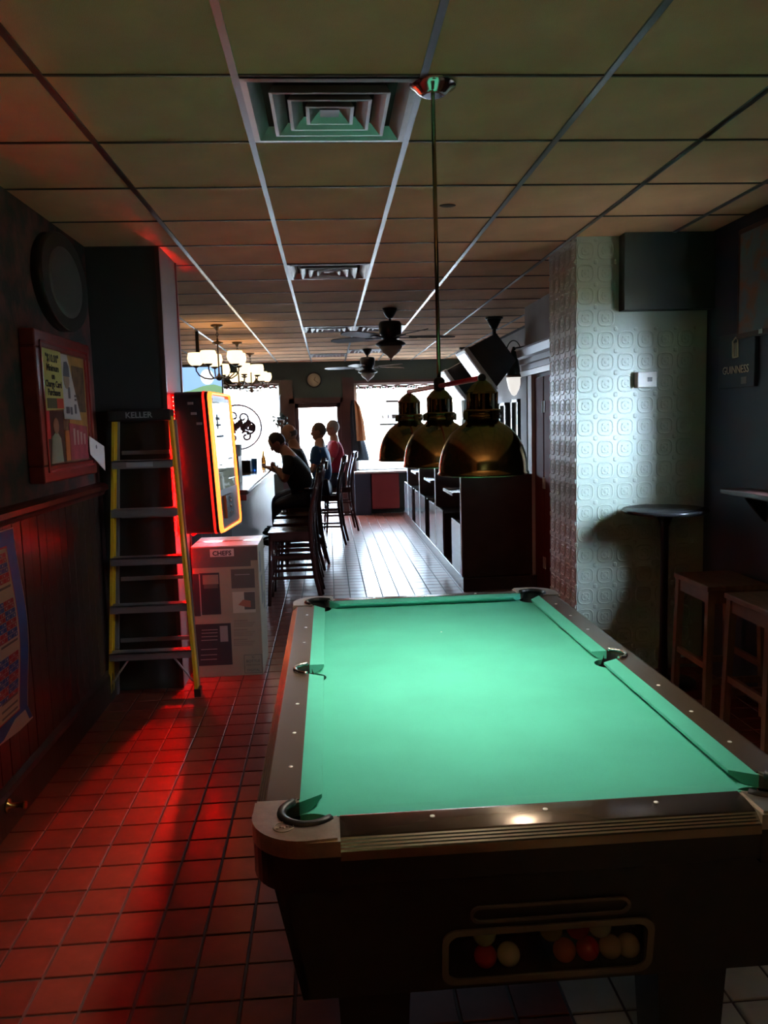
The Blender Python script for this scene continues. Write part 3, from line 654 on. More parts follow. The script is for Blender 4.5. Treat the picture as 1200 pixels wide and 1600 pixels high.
for k, (A, B, nd, sz) in enumerate((((-.992, 5.143, 1.80), (-.955, 5.150, 1.30), 17, .005), ((-.985, 5.235, 1.905), (-.982, 5.235, 1.0), 34, .0036))):
    A, B = Vector(A), Vector(B); b = MB(); b.tube([A, B], .009 if k == 0 else .005, 8); ls = obj('led_strip', b, M_ledw if k == 0 else M_led, jb)
    b = MB()
    for q_ in range(nd): 
        p = A.lerp(B, (q_+.5)/nd)+Vector((.002, -.010, 0)); b.sphere(p, sz, n=6)
    obj('led_dots', b, M_ledd, ls, kind='stuff')
# ================================================================== LEFT WALL THINGS
pf = thing('picture_frame', 'red wooden frame full of pinned pictures and a yellow payment notice', 'picture frame', (-1.45, 4.36, 1.42))
M_fr = mat('red_stained_frame', (.20, .022, .02), .35, var=.25, scale=12)
fy0, fy1, fz0, fz1, fd = 3.95, 4.83, 1.445, 2.19, .075
for (a0, a1, c0, c1) in ((fy0, fy1, fz1-.085, fz1), (fy0, fy1, fz0, fz0+.085), (fy0, fy0+.095, fz0+.085, fz1-.085), (fy1-.095, fy1, fz0+.085, fz1-.085)):
    b = MB(); b.box(-1.45, -1.45+fd, a0, a1, c0, c1, bev=.008); obj('moulding', b, M_fr, pf)
b = MB(); i0, i1, k0, k1 = fy0+.06, fy1-.06, fz0+.05, fz1-.05
for (a0, a1, c0, c1) in ((i0, i1, k1-.012, k1), (i0, i1, k0, k0+.012), (i0, i0+.012, k0, k1), (i1-.012, i1, k0, k1)): b.box(-1.45, -1.45+fd+.006, a0, a1, c0, c1)
obj('inner_bead', b, mat('bead_red', (.32, .05, .05), .25), pf)
obj('backing_board', MB().box(-1.45, -1.386, fy0+.05, fy1-.05, fz0+.05, fz1-.05), mat('cork', (.22, .12, .07), .9, var=.3, scale=40), pf)
U, Vz = Vector((0, 1, 0)), Vector((0, 0, 1))
def pin(nm, poly, m, x, label=None):
    b = MB(); b.prism(poly, (x+.024, 0, 0), U, Vz, (.0016, 0, 0)); return obj(nm, b, m, pf, label=label)
yA, yB = fy0+.10, fy1-.10
pin('picture', [(yA+.36, 2.10), (yB, 2.10), (yB, 1.60), (yA+.36, 1.60)], mat('amber_poster', (.42, .22, .05), .6, var=.3, scale=9), -1.409)
pin('picture', [(yA+.45, 2.05), (yB-.02, 2.05), (yB-.02, 1.80), (yA+.45, 1.80)], mat('brown_print', (.11, .06, .03), .6, var=.5, scale=20), -1.407)
pin('picture', [(yA, 1.80), (yA+.26, 1.80), (yA+.26, 1.535), (yA, 1.535)], mat('portrait_dark', (.05, .03, .02), .6), -1.409)
pin('picture', [(yA, 1.80), (yA+.05, 1.80), (yA+.05, 1.66), (yA, 1.66)], M_red, -1.407)
pin('picture', [(yA+.03, 1.535), (yA+.22, 1.535), (yA+.20, 1.66), (yA+.14, 1.70), (yA+.07, 1.67)], mat('portrait_shirt', (.35, .36, .28), .7), -1.407)
pin('picture', arc(yA+.135, 1.725, .042, 0, 2*PI, 12)[:-1], mat('portrait_skin', (.32, .17, .10), .6), -1.406)
pin('picture', [(yA+.27, 1.70), (yA+.36, 1.70), (yA+.36, 1.54), (yA+.27, 1.54)], mat('orange_print', (.55, .17, .04), .6), -1.408)
pin('picture', [(yA+.34, 1.74), (yB-.02, 1.72), (yB-.02, 1.54), (yA+.34, 1.54)], mat('rose_print', (.36, .06, .08), .6, var=.3, scale=10), -1.407)
for k in range(4): pin('picture_detail', [(yA+.40+.06*k, 1.71-.01*k), (yA+.435+.06*k, 1.71-.01*k), (yA+.425+.06*k, 1.62), (yA+.405+.06*k, 1.62)], mat('blush_print', (.55, .35, .3), .6), -1.4055)
pin('picture', [(yA+.27, 2.10), (yA+.38, 2.10), (yA+.56, 1.755), (yA+.27, 1.76)], mat('white_photo', (.55, .52, .50), .6), -1.406)
pin('picture_detail', arc(yA+.345, 1.965, .045, 0, 2*PI, 12)[:-1], mat('photo_face', (.36, .24, .17), .6), -1.4042)
pin('picture_detail', [(yA+.295, 1.985), (yA+.395, 1.985), (yA+.39, 2.04), (yA+.36, 2.065), (yA+.32, 2.06)], mat('photo_cap', (.10, .10, .14), .6), -1.4035)
for a, c, w, h in ((.31, 1.79, .05, .035), (.38, 1.785, .03, .04), (.45, 1.79, .03, .05), (.36, 1.87, .03, .06), (.46, 1.88, .03, .012), (.46, 1.86, .03, .012)): pin('picture_detail', [(yA+a, c), (yA+a+w, c), (yA+a+w, c+h), (yA+a, c+h)], mat('photo_shade', (.12, .11, .12), .6), -1.4038)
nt_ = thing('paper_notice', 'yellow paper notice about card charges pinned inside the red frame', 'notice', (-1.38, yA+.13, 1.80))
b = MB(); b.prism([(yA, 2.115), (yA+.27, 2.105), (yA+.275, 1.81), (yA+.005, 1.80)], (-1.38, 0, 0), U, Vz, (.0016, 0, 0)); obj('sheet', b, mat('yellow_paper', (.62, .58, .20), .7), nt_)
for s_, z, sz in (('"$10.00"', 2.045, .055), ('Minimum', 2.0, .048), ('on', 1.96, .045), ('Charge Card', 1.92, .046), ('Purchases', 1.878, .046)):
    text('lettering', s_, sz, (-1.3778, yA+.135, z), (0, 1, 0), (0, 0, 1), M_ink, nt_, bold=.001)
pin('picture_detail', [(yA+.02, 1.862), (yA+.26, 1.866), (yA+.26, 1.815), (yA+.02, 1.812)], mat('notice_photo', (.10, .11, .06), .6), -1.402)
pin('picture_detail', [(yA+.16, 1.864), (yA+.26, 1.866), (yA+.26, 1.815), (yA+.16, 1.813)], mat('notice_red', (.55, .06, .03), .6), -1.4012)
b = MB(); b.hexa([(-1.373, 4.70, 1.56), (-1.371, 4.70, 1.56), (-1.331, 4.84, 1.455), (-1.333, 4.84, 1.455), (-1.373, 4.70, 1.665), (-1.371, 4.70, 1.665), (-1.331, 4.85, 1.60), (-1.333, 4.85, 1.60)])
tk = thing('note_card', 'white card tucked into the lower right corner of the red frame', 'card', (-1.36, 4.75, 1.46)); obj('sheet', b, M_paper, tk)
obj('mark', MB().sphere((-1.352, 4.765, 1.60), .012, .2, 1, 1, 8), I4, tk)
# oval mirror
mi = thing('mirror', 'dark oval mirror with a deep black rim high on the left wall', 'mirror', (-1.45, 4.56, 2.5))
Mm = Matrix.Translation((-1.45, 4.57, 2.50)) @ Matrix.Rotation(PI/2, 4, 'Y') @ Matrix.Diagonal((.258, .385, 1, 1))
b = MB(); b.lathe([(1.0, 0), (1.0, .05), (.985, .056), (.965, .054)], 48, M=Mm); obj('rim', b, mat('worn_dark_rim', (.03, .026, .022), .4), mi)
b = MB(); b.lathe([(.967, .052), (.6, .055), (.001, .057)], 48, M=Mm); obj('glass', b, mat('dark_mirror', (.13, .14, .12), .3, .3), mi)
# schedule poster: a bulging sheet
po = thing('schedule_poster', 'blue bordered paper schedule poster with red and blue month grids', 'poster', (-1.435, 3.3, .85))
def bulge(y, z): return -1.4335+.004+.03*math.sin((z-.38)/.9*PI)**2*(.4+.6*(y-2.7)/.95)+ (.02 if z < .42 and y > 3.5 else 0)
PY0, PY1, PZ0, PZ1 = 2.72, 3.66, .385, 1.275
def sheet(y0, y1, z0, z1, off, m, nm, ny=6, nz=16, par=None):
    b = MB(); g = [[b.b.verts.new((bulge(y0+(y1-y0)*i/ny, z0+(z1-z0)*j/nz)+off, y0+(y1-y0)*i/ny, z0+(z1-z0)*j/nz)) for i in range(ny+1)] for j in range(nz+1)]
    for j in range(nz):
        for i in range(ny): b.b.faces.new((g[j][i], g[j][i+1], g[j+1][i+1], g[j+1][i])).smooth = True
    return obj(nm, b, m, par or po)
Bl, Cr = mat('poster_blue', (.03, .13, .50), .5), mat('poster_cream', (.78, .68, .54), .6)
sheet(PY0, PY1, PZ0, PZ1, 0, M_paper, 'paper'); sheet(PY0+.008, PY1-.008, PZ0+.008, PZ1-.005, .001, Bl, 'border_print')
sheet(PY0+.085, PY1-.10, PZ0+.075, PZ1-.07, .002, M_red, 'red_line'); sheet(PY0+.092, PY1-.108, PZ0+.082, PZ1-.077, .003, Cr, 'field_print')
for gz, rows in ((1.18, 6), (.98, 8), (.745, 9)):
    b1, b2, b3 = MB(), MB(), MB()
    for r in range(rows):
        for c_ in range(18):
            y0 = PY1-.125-.035*(c_+1); z1_ = gz-.0215*r
            if z1_-.02 < PZ0+.09: continue
            t = (b1 if ((r//2)+(c_//3)) % 2 else b2)
            p = [(bulge(y0+dy, z1_-dz)+.0042, y0+dy, z1_-dz) for dy, dz in ((0, 0), (.033, 0), (.033, .0195), (0, .0195))]
            t.b.faces.new([t.b.verts.new(q) for q in p])
            if (r+c_) % 2: b3.b.faces.new([b3.b.verts.new((bulge(y0+dy, z1_-dz)+.005, y0+dy, z1_-dz)) for dy, dz in ((.012, .005), (.022, .005), (.022, .014), (.012, .014))])
    g = obj('month_grid', b1, Bl, po, kind='stuff'); obj('month_grid', b2, M_red, po, kind='stuff'); obj('grid_mark', b3, M_paper, po, kind='stuff')
for z in (1.03, .79, .545, .51, .48): sheet(PY1-.30, PY1-.13, z, z+.010, .0042, I4, 'print_line', 2, 1)
# small brass door stop low on the wall
b = MB(); b.lathe([(.03, 0), (.03, .008), (.012, .012), (.010, .06), (.016, .065), (.016, .078)], 14, M=Matrix.Translation((-1.418, 3.33, .12)) @ Matrix.Rotation(PI/2, 4, 'Y'))
single('door_stop', b, mat('old_brass', (.45, .28, .10), .3, 1), 'small brass door stop low on the left skirting', 'door stop')
# ================================================================== RIGHT CORNER
th = thing('thermostat', 'white thermostat box on the embossed wall', 'thermostat', (2.035, 5.05, 1.918))
b = MB(); b.box(1.972, 2.098, 4.985, 5.05, 1.868, 1.966, bev=.006); obj('cover', b, mat('thermostat_white', (.82, .80, .74), .45), th)
obj('display', MB().box(2.035, 2.065, 4.983, 4.986, 1.905, 1.932), I4, th)
gs = thing('pub_sign', 'small dark blue beer sign with pale lettering on the right wall', 'sign', (2.45, 4.63, 1.98))
obj('board', MB().box(2.425, 2.449, 4.42, 4.84, 1.84, 2.16, bev=.004), mat('sign_navy', (.02, .035, .06), .4), gs)
Mp = mat('sign_gilt', (.8, .76, .62), .5)
text('lettering', 'GUINNESS', .066, (2.4235, 4.63, 1.925), (0, -1, 0), (0, 0, 1), Mp, gs, sx=1.0)
b = MB(); hp = [(.0, 0), (.02, .09), (-.01, .12), (-.035, .11), (-.04, .095)]
b.tube([(2.423, 4.63-a, 2.02+c) for a, c in ((-.03, 0), (.03, .0), (.025, .10), (-.0, .115), (-.035, .095), (-.03, 0))], .005, 6)
for k in range(4): b.tube([(2.423, 4.63-(-.02+.012*k), 2.0+.02), (2.423, 4.63-(-.02+.012*k), 2.105)], .0015, 4)
obj('emblem', b, Mp, gs); obj('emblem', MB().box(2.4225, 2.426, 4.50, 4.56, 1.86, 1.90), I4, gs)
wp = thing('wall_picture', 'colourful framed picture high on the right wall above the beer sign', 'picture', (2.45, 4.3, 2.4))
b = MB(); b.box(2.41, 2.449, 4.08, 4.60, 2.12, 2.74, bev=.004); obj('frame', b, M_trimwood, wp)
obj('print', MB().box(2.407, 2.411, 4.11, 4.57, 2.15, 2.71), mat('picture_print', (.20, .10, .07), .4, col2=(.10, .16, .20), scale=9, contrast=(.4, .55)), wp)
obj('frame_glint', MB().box(2.40, 2.412, 4.30, 4.34, 2.125, 2.15), M_chrome, wp)  # chrome piece added to stand in for a bright glint on the frame
sh = thing('wall_shelf', 'narrow wooden drink ledge on the right wall behind the stools', 'shelf', (2.45, 4.0, 1.25))
b = MB(); b.box(2.28, 2.449, 3.4, 4.50, 1.225, 1.255, bev=.004); obj('board', b, M_trimwood, sh)
for y in (3.6, 4.3): obj('bracket', MB().prism([(0, 0), (0, -.15), (-.13, 0)], (2.449, y, 1.225), (1, 0, 0), (0, 0, 1), (0, .02, 0)), M_blackm, sh)
M_oldwood = mat('worn_stool_wood', (.16, .085, .05), .45, var=.3, scale=6, stretch=(6, 1, 1))
ht = thing('pub_table', 'round black high table in front of the embossed wall', 'table', (2.07, 4.78, 0))
cx, cy = 2.07, 4.78
obj('top', MB().lathe([(.20, 1.085), (.25, 1.09), (.258, 1.10), (.258, 1.108), (.252, 1.115), (.001, 1.115)], 40, (cx, cy, 0)), mat('table_gloss_black', (.02, .02, .022), .16), ht)
b = MB(); b.lathe([(.03, .03), (.03, .1), (.024, .3), (.024, 1.0), (.05, 1.07), (.11, 1.088)], 16, (cx, cy, 0)); obj('column', b, M_blackm, ht)
obj('base', MB().lathe([(.20, 0), (.20, .012), (.12, .025), (.03, .05)], 28, (cx, cy, 0)), M_blackm, ht)
ws = thing('wooden_stool', 'backless square wooden stool further from the camera, by the high table', 'stool', (2.205, 4.34, 0), 0, 'wooden stools at the right wall')
def stool_parts(cx, cy, root):
    w, d, h = .175, .215, .755
    b = MB(); b.box(cx-w, cx+w, cy-d, cy+d, h-.03, h, bev=.006); obj('seat', b, M_oldwood, root)
    for sx in (-1, 1):
        for sy in (-1, 1):
            x, y = cx+sx*(w-.03), cy+sy*(d-.03); b = MB(); b.hexa([(x+sx*.02-.018, y+sy*.02-.018, 0), (x+sx*.02+.018, y+sy*.02-.018, 0), (x+sx*.02+.018, y+sy*.02+.018, 0), (x+sx*.02-.018, y+sy*.02+.018, 0), (x-.02, y-.02, h-.03), (x+.02, y-.02, h-.03), (x+.02, y+.02, h-.03), (x-.02, y+.02, h-.03)])
            obj('leg', b, M_oldwood, root)
    for sy in (-1, 1): obj('apron', MB().box(cx-w+.02, cx+w-.02, cy+sy*(d-.03)-.01, cy+sy*(d-.03)+.01, h-.10, h-.03), M_oldwood, root)
    for sx in (-1, 1): obj('apron', MB().box(cx+sx*(w-.03)-.01, cx+sx*(w-.03)+.01, cy-d+.02, cy+d-.02, h-.10, h-.03), M_oldwood, root)
    for sx, z in ((-1, .28), (1, .28)): obj('stretcher', MB().box(cx+sx*(w-.02)-.011, cx+sx*(w-.02)+.011, cy-d+.03, cy+d-.03, z, z+.035), M_oldwood, root)
    for sy, z in ((-1, .20), (1, .20)): obj('stretcher', MB().box(cx-w+.03, cx+w-.03, cy+sy*(d-.02)-.011, cy+sy*(d-.02)+.011, z, z+.035), M_oldwood, root)
stool_parts(2.205, 4.34, ws)
dup(ws, (2.225, 3.77, 0), 0, 'backless square wooden stool nearest the camera at the right edge')
# ================================================================== FAR RIGHT: booths
M_booth = mat('booth_stain', (.065, .04, .038), .22, var=.2, scale=5); M_end = mat('booth_end_gloss', (.17, .18, .20), .2, var=.1, scale=5)
struct('trim_13', MB().box(1.285, 2.6, 7.70, 13.95, 0, .13, bev=.004), M_booth)
def booth(yc, lab, near=False):
    r = thing('booth_bench', lab, 'bench', (1.9, yc, .13), 0, None)
    xr_ = 2.04 if yc < 8.2 else 2.59
    b = MB(); b.box(1.292, xr_, yc-.035, yc+.035, .131, 1.145, bev=.004); obj('back_panel', b, M_booth, r)
    obj('lit_edge', MB().box(1.286, 1.293, yc-.03, yc+.03, .14, 1.14), mat('lit_edge_white', (.8, .8, .8), .35, .2), r)  # window light along the bench edge, painted as a white strip
    for s in ((1,) if near else (1, -1)):
        y0, y1 = sorted((yc+s*.036, yc+s*.62))
        b = MB(); b.box(1.287, 1.31, y0, y1, .131, .655, bev=.003); obj('end_panel', b, M_end, r)
        b = MB(); b.box(1.312, xr_, y0, y1, .56, .63, bev=.02); obj('seat_cushion', b, mat('booth_vinyl', (.02, .018, .02), .3), r)
        obj('seat_front', MB().box(1.312, xr_, (y1-.02 if s > 0 else y0), (y1 if s > 0 else y0+.02), .131, .56), M_booth, r)
    return r
booth(7.80, 'single dark booth bench whose plain back faces the pool table', True)
for yc, lab in ((9.70, 'second booth bench from the pool table, back to back seats'), (11.42, 'third booth bench from the pool table, back to back seats'), (13.14, 'farthest booth bench, near the front windows')): booth(yc, lab)
for yc, lab in ((8.72, 'dark booth table nearest the pool table between two benches'), (10.55, 'dark booth table between the second and third benches'), (12.28, 'dark booth table nearest the front windows')):
    r = thing('booth_table', lab, 'table', (1.95, yc, .131))
    b = MB(); b.box(1.30, 2.04 if yc < 9 else 2.58, yc-.34, yc+.34, .885, .925, bev=.004); obj('top', b, M_booth, r)
    obj('lit_edge', MB().box(1.292, 1.30, yc-.33, yc+.33, .892, .918), MATS['lit_edge_white'], r)  # table edge whitened to look lit by the window
    obj('pedestal', MB().cyl((1.8, yc, .131), (1.8, yc, .885), .035, n=10), M_blackm, r)
# sets hung from the ceiling on the right
def crt(x, y, lab, sc=1):
    r = thing('television', lab, 'television', (x, y, CE), 0)
    M0 = Matrix.Translation((x, y, 2.33)) @ Matrix.Rotation(-math.radians(36), 4, 'Y')
    b = MB(); b.hexa([M0 @ Vector(p) for p in ((-.14, -.28, -.26), (.22, -.20, -.17), (.22, .20, -.17), (-.14, .28, -.26), (-.14, -.28, .26), (.22, -.20, .20), (.22, .20, .20), (-.14, .28, .26))]); obj('housing', b, M_black, r)
    b = MB(); b.box(-.19, -.138, -.30, .30, -.28, .28, M=M0, bev=.01); obj('bezel', b, mat('silver_bezel', (.55, .56, .57), .35, .2), r)
    b = MB(); b.box(-.196, -.188, -.25, .25, -.21, .24, M=M0); obj('screen', b, mat('grey_screen', (.10, .11, .11), .08), r)
    b = MB(); b.cyl((x+.08, y, 2.50), (x+.08, y, CE), .022, n=10); b.lathe([(.10, CE-.02), (.10, CE)], 16, (x+.08, y, 0)); b.lathe([(.03, CE-.13), (.085, CE-.02)], 16, (x+.08, y, 0)); obj('ceiling_mount', b, M_blackm, r)
crt(1.80, 8.9, 'black tube television with pale slanted front hung from the ceiling, nearer one')
crt(2.12, 12.6, 'black tube television hung from the ceiling near the front window')
# lantern
ln = thing('wall_lantern', 'hanging wall lantern with white glass bowl under a dark cone', 'lamp', (2.6, 10.4, 2.4))
c = Vector((2.45, 10.4, 0))
obj('shade_cone', MB().lathe([(.10, 2.24), (.07, 2.40), (.035, 2.56), (.015, 2.62)], 20, c), mat('dark_green_glass', (.015, .03, .026), .2), ln)
obj('glass_bowl', MB().lathe([(.001, 1.985), (.03, 2.0), (.07, 2.08), (.098, 2.20), (.10, 2.24)], 20, c), mat('lantern_glass', (.9, .88, .84), .4, emit=(1, .96, .9), estr=.6), ln)
obj('band', MB().lathe([(.104, 2.225), (.104, 2.25)], 20, c), M_rail, ln)
b = MB(); b.tube([(2.45+.10*math.cos(a), 10.4, 2.52+.18*math.sin(a)) for a in [-.2+3.5*k/14 for k in range(15)]], .008, 6); b.cyl((2.45, 10.4, 2.6), (2.599, 10.4, 2.62), .012, n=8); obj('hanger', b, M_blackm, ln)
for y0, y1, z0, z1, lab in ((11.9, 12.25, 1.48, 1.92, 'far dark framed picture on the right wall, nearest the window'), (11.3, 11.7, 1.46, 1.92, 'middle dark framed picture on the right wall behind the booths'), (10.55, 10.95, 1.40, 1.95, 'near dark framed picture on the right wall behind the booths')):
    r = thing('framed_picture', lab, 'picture', (2.6, (y0+y1)/2, z0), 0, 'framed pictures on the far right wall')
    b = MB()
    for a in ((y0, y1, z0, z0+.04), (y0, y1, z1-.04, z1), (y0, y0+.06, z0, z1), (y1-.06, y1, z0, z1)): b.box(2.53, 2.599, a[0], a[1], a[2], a[3])
    obj('frame', b, M_black, r); obj('mount', MB().box(2.575, 2.599, y0+.03, y1-.03, z0+.03, z1-.03), mat('pale_mount', (.7, .69, .66), .4), r)
# ================================================================== CEILING: diffusers, fans, chandeliers
M_vent = mat('vent_aluminium', (.40, .40, .40), .38, .8, var=.08, scale=12)
def vent(i, j, lab):
    x, y = CX+S*(i+.5), CY+S*(j+.5); r = thing('ceiling_vent', lab, 'vent', (x, y, CE), 0, None)
    h = S/2-.012
    def frus(a0, z0, a1, z1, t=.0):
        b = MB(); A = [b.b.verts.new((x+a0*p, y+a0*q_, z0)) for p, q_ in ((-1, -1), (1, -1), (1, 1), (-1, 1))]; B = [b.b.verts.new((x+a1*p, y+a1*q_, z1)) for p, q_ in ((-1, -1), (1, -1), (1, 1), (-1, 1))]
        for k in range(4): b.b.faces.new((A[k], A[(k+1) % 4], B[(k+1) % 4], B[k]))
        return b
    b = frus(h, CE-.004, h-.022, CE-.006); q_ = frus(h-.022, CE-.006, h-.06, CE+.035)
    obj('frame', b, M_vent, r); obj('cone', q_, M_vent, r)
    for a in (.205, .145, .085):
        b = frus(a, CE-.012, a-.012, CE-.013); b2 = frus(a-.012, CE-.013, a-.05, CE+.02); b3 = frus(a, CE-.012, a-.02, CE+.03)
        obj('louver', b, M_vent, r); obj('louver', b2, M_vent, r); obj('louver', b3, M_vent, r)
    obj('damper', MB().box(x-h+.05, x+h-.05, y-h+.05, y+h-.05, CE+.036, CE+.04), M_slab, r)
    b = MB(); a = .034; b.b.faces.new([b.b.verts.new(p) for p in ((x-a, y-a, CE-.004), (x+a, y-a, CE-.004), (x+a, y+a, CE-.004), (x-a, y+a, CE-.004))]); obj('center_plate', b, M_vent, r)
vent(0, 1, 'square metal ceiling vent nearest the camera beside the lamp rod'); vent(0, 6, 'second square metal ceiling vent from the camera, left row'); vent(0, 12, 'third square metal ceiling vent from the camera, left row')
vent(0, 18, 'farthest square ceiling vent above the wall clock'); vent(1, 12, 'square metal ceiling vent behind the nearer ceiling fan'); vent(1, 17, 'square metal ceiling vent just beyond the nearer fan blades, far right row')
M_fan = mat('fan_black', (.014, .013, .014), .3, .3); M_blade = mat('fan_blade_wood', (.03, .017, .013), .4, var=.2, scale=8)
def fan(x, y, rot, lab):
    r = thing('ceiling_fan', lab, 'fan', (x, y, CE)); c = Vector((x, y, 0))
    b = MB(); b.lathe([(.02, 2.715), (.045, 2.74), (.07, 2.79), (.075, CE)], 20, c); b.cyl((x, y, 2.66), (x, y, 2.73), .014, n=10); obj('canopy', b, M_fan, r)
    obj('motor', MB().lathe([(.05, 2.505), (.09, 2.52), (.092, 2.55), (.112, 2.57), (.115, 2.66), (.10, 2.685), (.02, 2.69)], 24, c), M_fan, r)
    obj('light_fitter', MB().lathe([(.115, 2.44), (.15, 2.455), (.15, 2.47), (.10, 2.50), (.05, 2.51)], 24, c), M_fan, r)
    obj('glass_bowl', MB().lathe([(.004, 2.315), (.03, 2.345), (.085, 2.385), (.118, 2.44)], 24, c), mat('frosted_glass', (.5, .48, .45), .35), r)
    obj('finial', MB().lathe([(.001, 2.29), (.012, 2.305), (.006, 2.32), (.014, 2.335)], 10, c), M_fan, r)
    for k in range(5):
        a = rot+2*PI*k/5; R = Matrix.Translation((x, y, 2.535)) @ Matrix.Rotation(a, 4, 'Z') @ Matrix.Rotation(.21, 4, 'X')
        b = MB(); pr = [(.20, -.05), (.30, -.068), (.52, -.072), (.62, -.06), (.66, -.03), (.67, 0), (.66, .03), (.62, .06), (.52, .072), (.30, .068), (.20, .05)]
        b.prism(pr, (0, 0, -.004), (1, 0, 0), (0, 1, 0), (0, 0, .008)); b.xf(b.b.verts, R); bl_ = obj('blade', b, M_blade, r)
        b = MB(); b.box(.09, .27, -.022, .022, -.012, -.004, M=R, bev=.003); obj('blade_iron', b, M_fan, bl_)
fan(.652, 8.05, .12, 'nearer black ceiling fan with a frosted bowl light'); fan(.640, 12.37, .5, 'farther black ceiling fan with a frosted bowl, by the front window')
M_shade = mat('amber_glass_glow', (.95, .82, .55), .4, emit=(1, .74, .40), estr=1.7)
def chandelier(x, y, rot, lab):
    r = thing('chandelier', lab, 'chandelier', (x, y, CE)); c = Vector((x, y, 0))
    obj('canopy', MB().lathe([(.012, 2.755), (.03, 2.785), (.065, 2.80), (.068, CE)], 18, c), M_bronze, r)
    b = MB()
    for k in range(3):
        z = 2.74-.03*k; b.tube([(x+.012*math.cos(a)*(k % 2), y+.012*math.cos(a)*(1-k % 2), z+.02*math.sin(a)) for a in [2*PI*q_/10 for q_ in range(10)]], .0035, 5, closed=True)
    obj('chain', b, M_bronze, r)
    b = MB(); b.lathe([(.01, 2.205), (.03, 2.215), (.035, 2.24), (.02, 2.265), (.009, 2.29), (.009, 2.60), (.06, 2.612), (.062, 2.622), (.012, 2.64), (.008, 2.67)], 16, c); obj('stem', b, M_bronze, r)
    for k in range(5):
        a = rot+2*PI*k/5; d = Vector((math.cos(a), math.sin(a), 0)); b = MB()
        b.tube([c+d*t+Vector((0, 0, z)) for t, z in ((.03, 2.24), (.09, 2.225), (.16, 2.235), (.22, 2.27), (.25, 2.32), (.25, 2.365))], .008, 6)
        b.lathe([(.012, 2.35), (.04, 2.365), (.045, 2.375), (.02, 2.38)], 12, c+d*.25); obj('arm', b, M_bronze, r)
        s_ = MB(); s_.lathe([(.03, 2.372), (.06, 2.385), (.085, 2.42), (.092, 2.455), (.085, 2.50), (.078, 2.515), (.074, 2.513), (.08, 2.47), (.07, 2.42), (.03, 2.385)], 18, c+d*.25); obj('glass_shade', s_, M_shade, r)
chandelier(-1.19, 9.1, PI, 'nearest bronze chandelier with amber glass bowls over the bar'); chandelier(-1.18, 11.0, .1, 'middle bronze chandelier with amber glass bowls over the bar'); chandelier(-1.17, 12.7, .5, 'farthest bronze chandelier with amber glass bowls, by the left front window')
tvl = thing('flat_television', 'flat television showing sky and grass hung above the bar', 'television', (-1.5, 9.6, 2.5))
Rt = Matrix.Translation((-1.50, 9.6, 2.225)) @ Matrix.Diagonal((.86, 1, 1, 1)) @ Matrix.Rotation(.10, 4, 'Z') @ Matrix.Rotation(.12, 4, 'X')
b = MB(); b.box(-.33, .33, 0, .06, -.19, .19, M=Rt, bev=.004); obj('housing', b, M_black, tvl)
def scr(x0, x1, z0, z1, m, nm='screen', y=-.002): b = MB(); b.box(x0, x1, y, y+.004, z0, z1, M=Rt); return obj(nm, b, m, tvl)
scr(-.31, .31, -.17, .17, mat('screen_sky', (.2, .4, .8), .3, emit=(.30, .52, .95), estr=.9))
b = MB(); b.prism(arc(.12, .055, .09, 0, 2*PI, 14)[:-1], (0, -.003, 0), (1, 0, 0), (0, 0, 1), (0, .003, 0)); b.xf(b.b.verts, Rt); obj('screen_cloud', b, mat('screen_cloud', (.9, .9, .9), .3, emit=(.85, .9, 1), estr=1), tvl)
b = MB(); b.prism([(-.31, -.17), (.31, -.17), (.31, -.06), (.20, -.03), (.05, -.05), (-.12, -.10), (-.31, -.13)], (0, -.004, 0), (1, 0, 0), (0, 0, 1), (0, .003, 0)); b.xf(b.b.verts, Rt); obj('screen_grass', b, mat('screen_grass', (.2, .4, .2), .3, emit=(.22, .42, .24), estr=.8), tvl)
obj('ceiling_pole', MB().cyl((-1.50, 9.66, 2.3), (-1.50, 9.66, CE), .02, n=10), M_blackm, tvl)
# ================================================================== BAR
br = thing('bar_counter', 'long dark glossy bar counter with a grey panelled end', 'bar counter', (-1.15, 10, 0))
b = MB(); b.box(-1.62, -.77, 7.5, 13.9, 1.055, 1.10, bev=.012); obj('countertop', b, mat('bar_gloss', (.03, .018, .015), .20, var=.2, scale=5), br)
obj('edge_moulding', MB().box(-1.60, -.785, 7.49, 13.88, 1.0, 1.054), M_rail, br)
Mbp = mat('bar_panel_grey', (.075, .085, .09), .4, var=.1, scale=4)
obj('front_body', MB().box(-1.60, -.97, 7.62, 13.8, 0, 1.0), Mbp, br)
for k in range(7): obj('plank', MB().box(-1.59+.09*k, -1.504+.09*k, 7.605, 7.62, .08, .98, bev=.003), Mbp, br)
for k in range(36): obj('plank', MB().box(-.97, -.955, 7.63+.17*k, 7.795+.17*k, .08, .98), Mbp, br)
obj('foot_rail', MB().cyl((-.86, 7.6, .2), (-.86, 13.8, .2), .022, n=10), MATS['brass_rod'], br)
for y in (7.8, 9.8, 11.8, 13.6): obj('rail_bracket', MB().tube([(-.96, y, .2), (-.86, y, .2)], .012, 6), M_blackm, br)
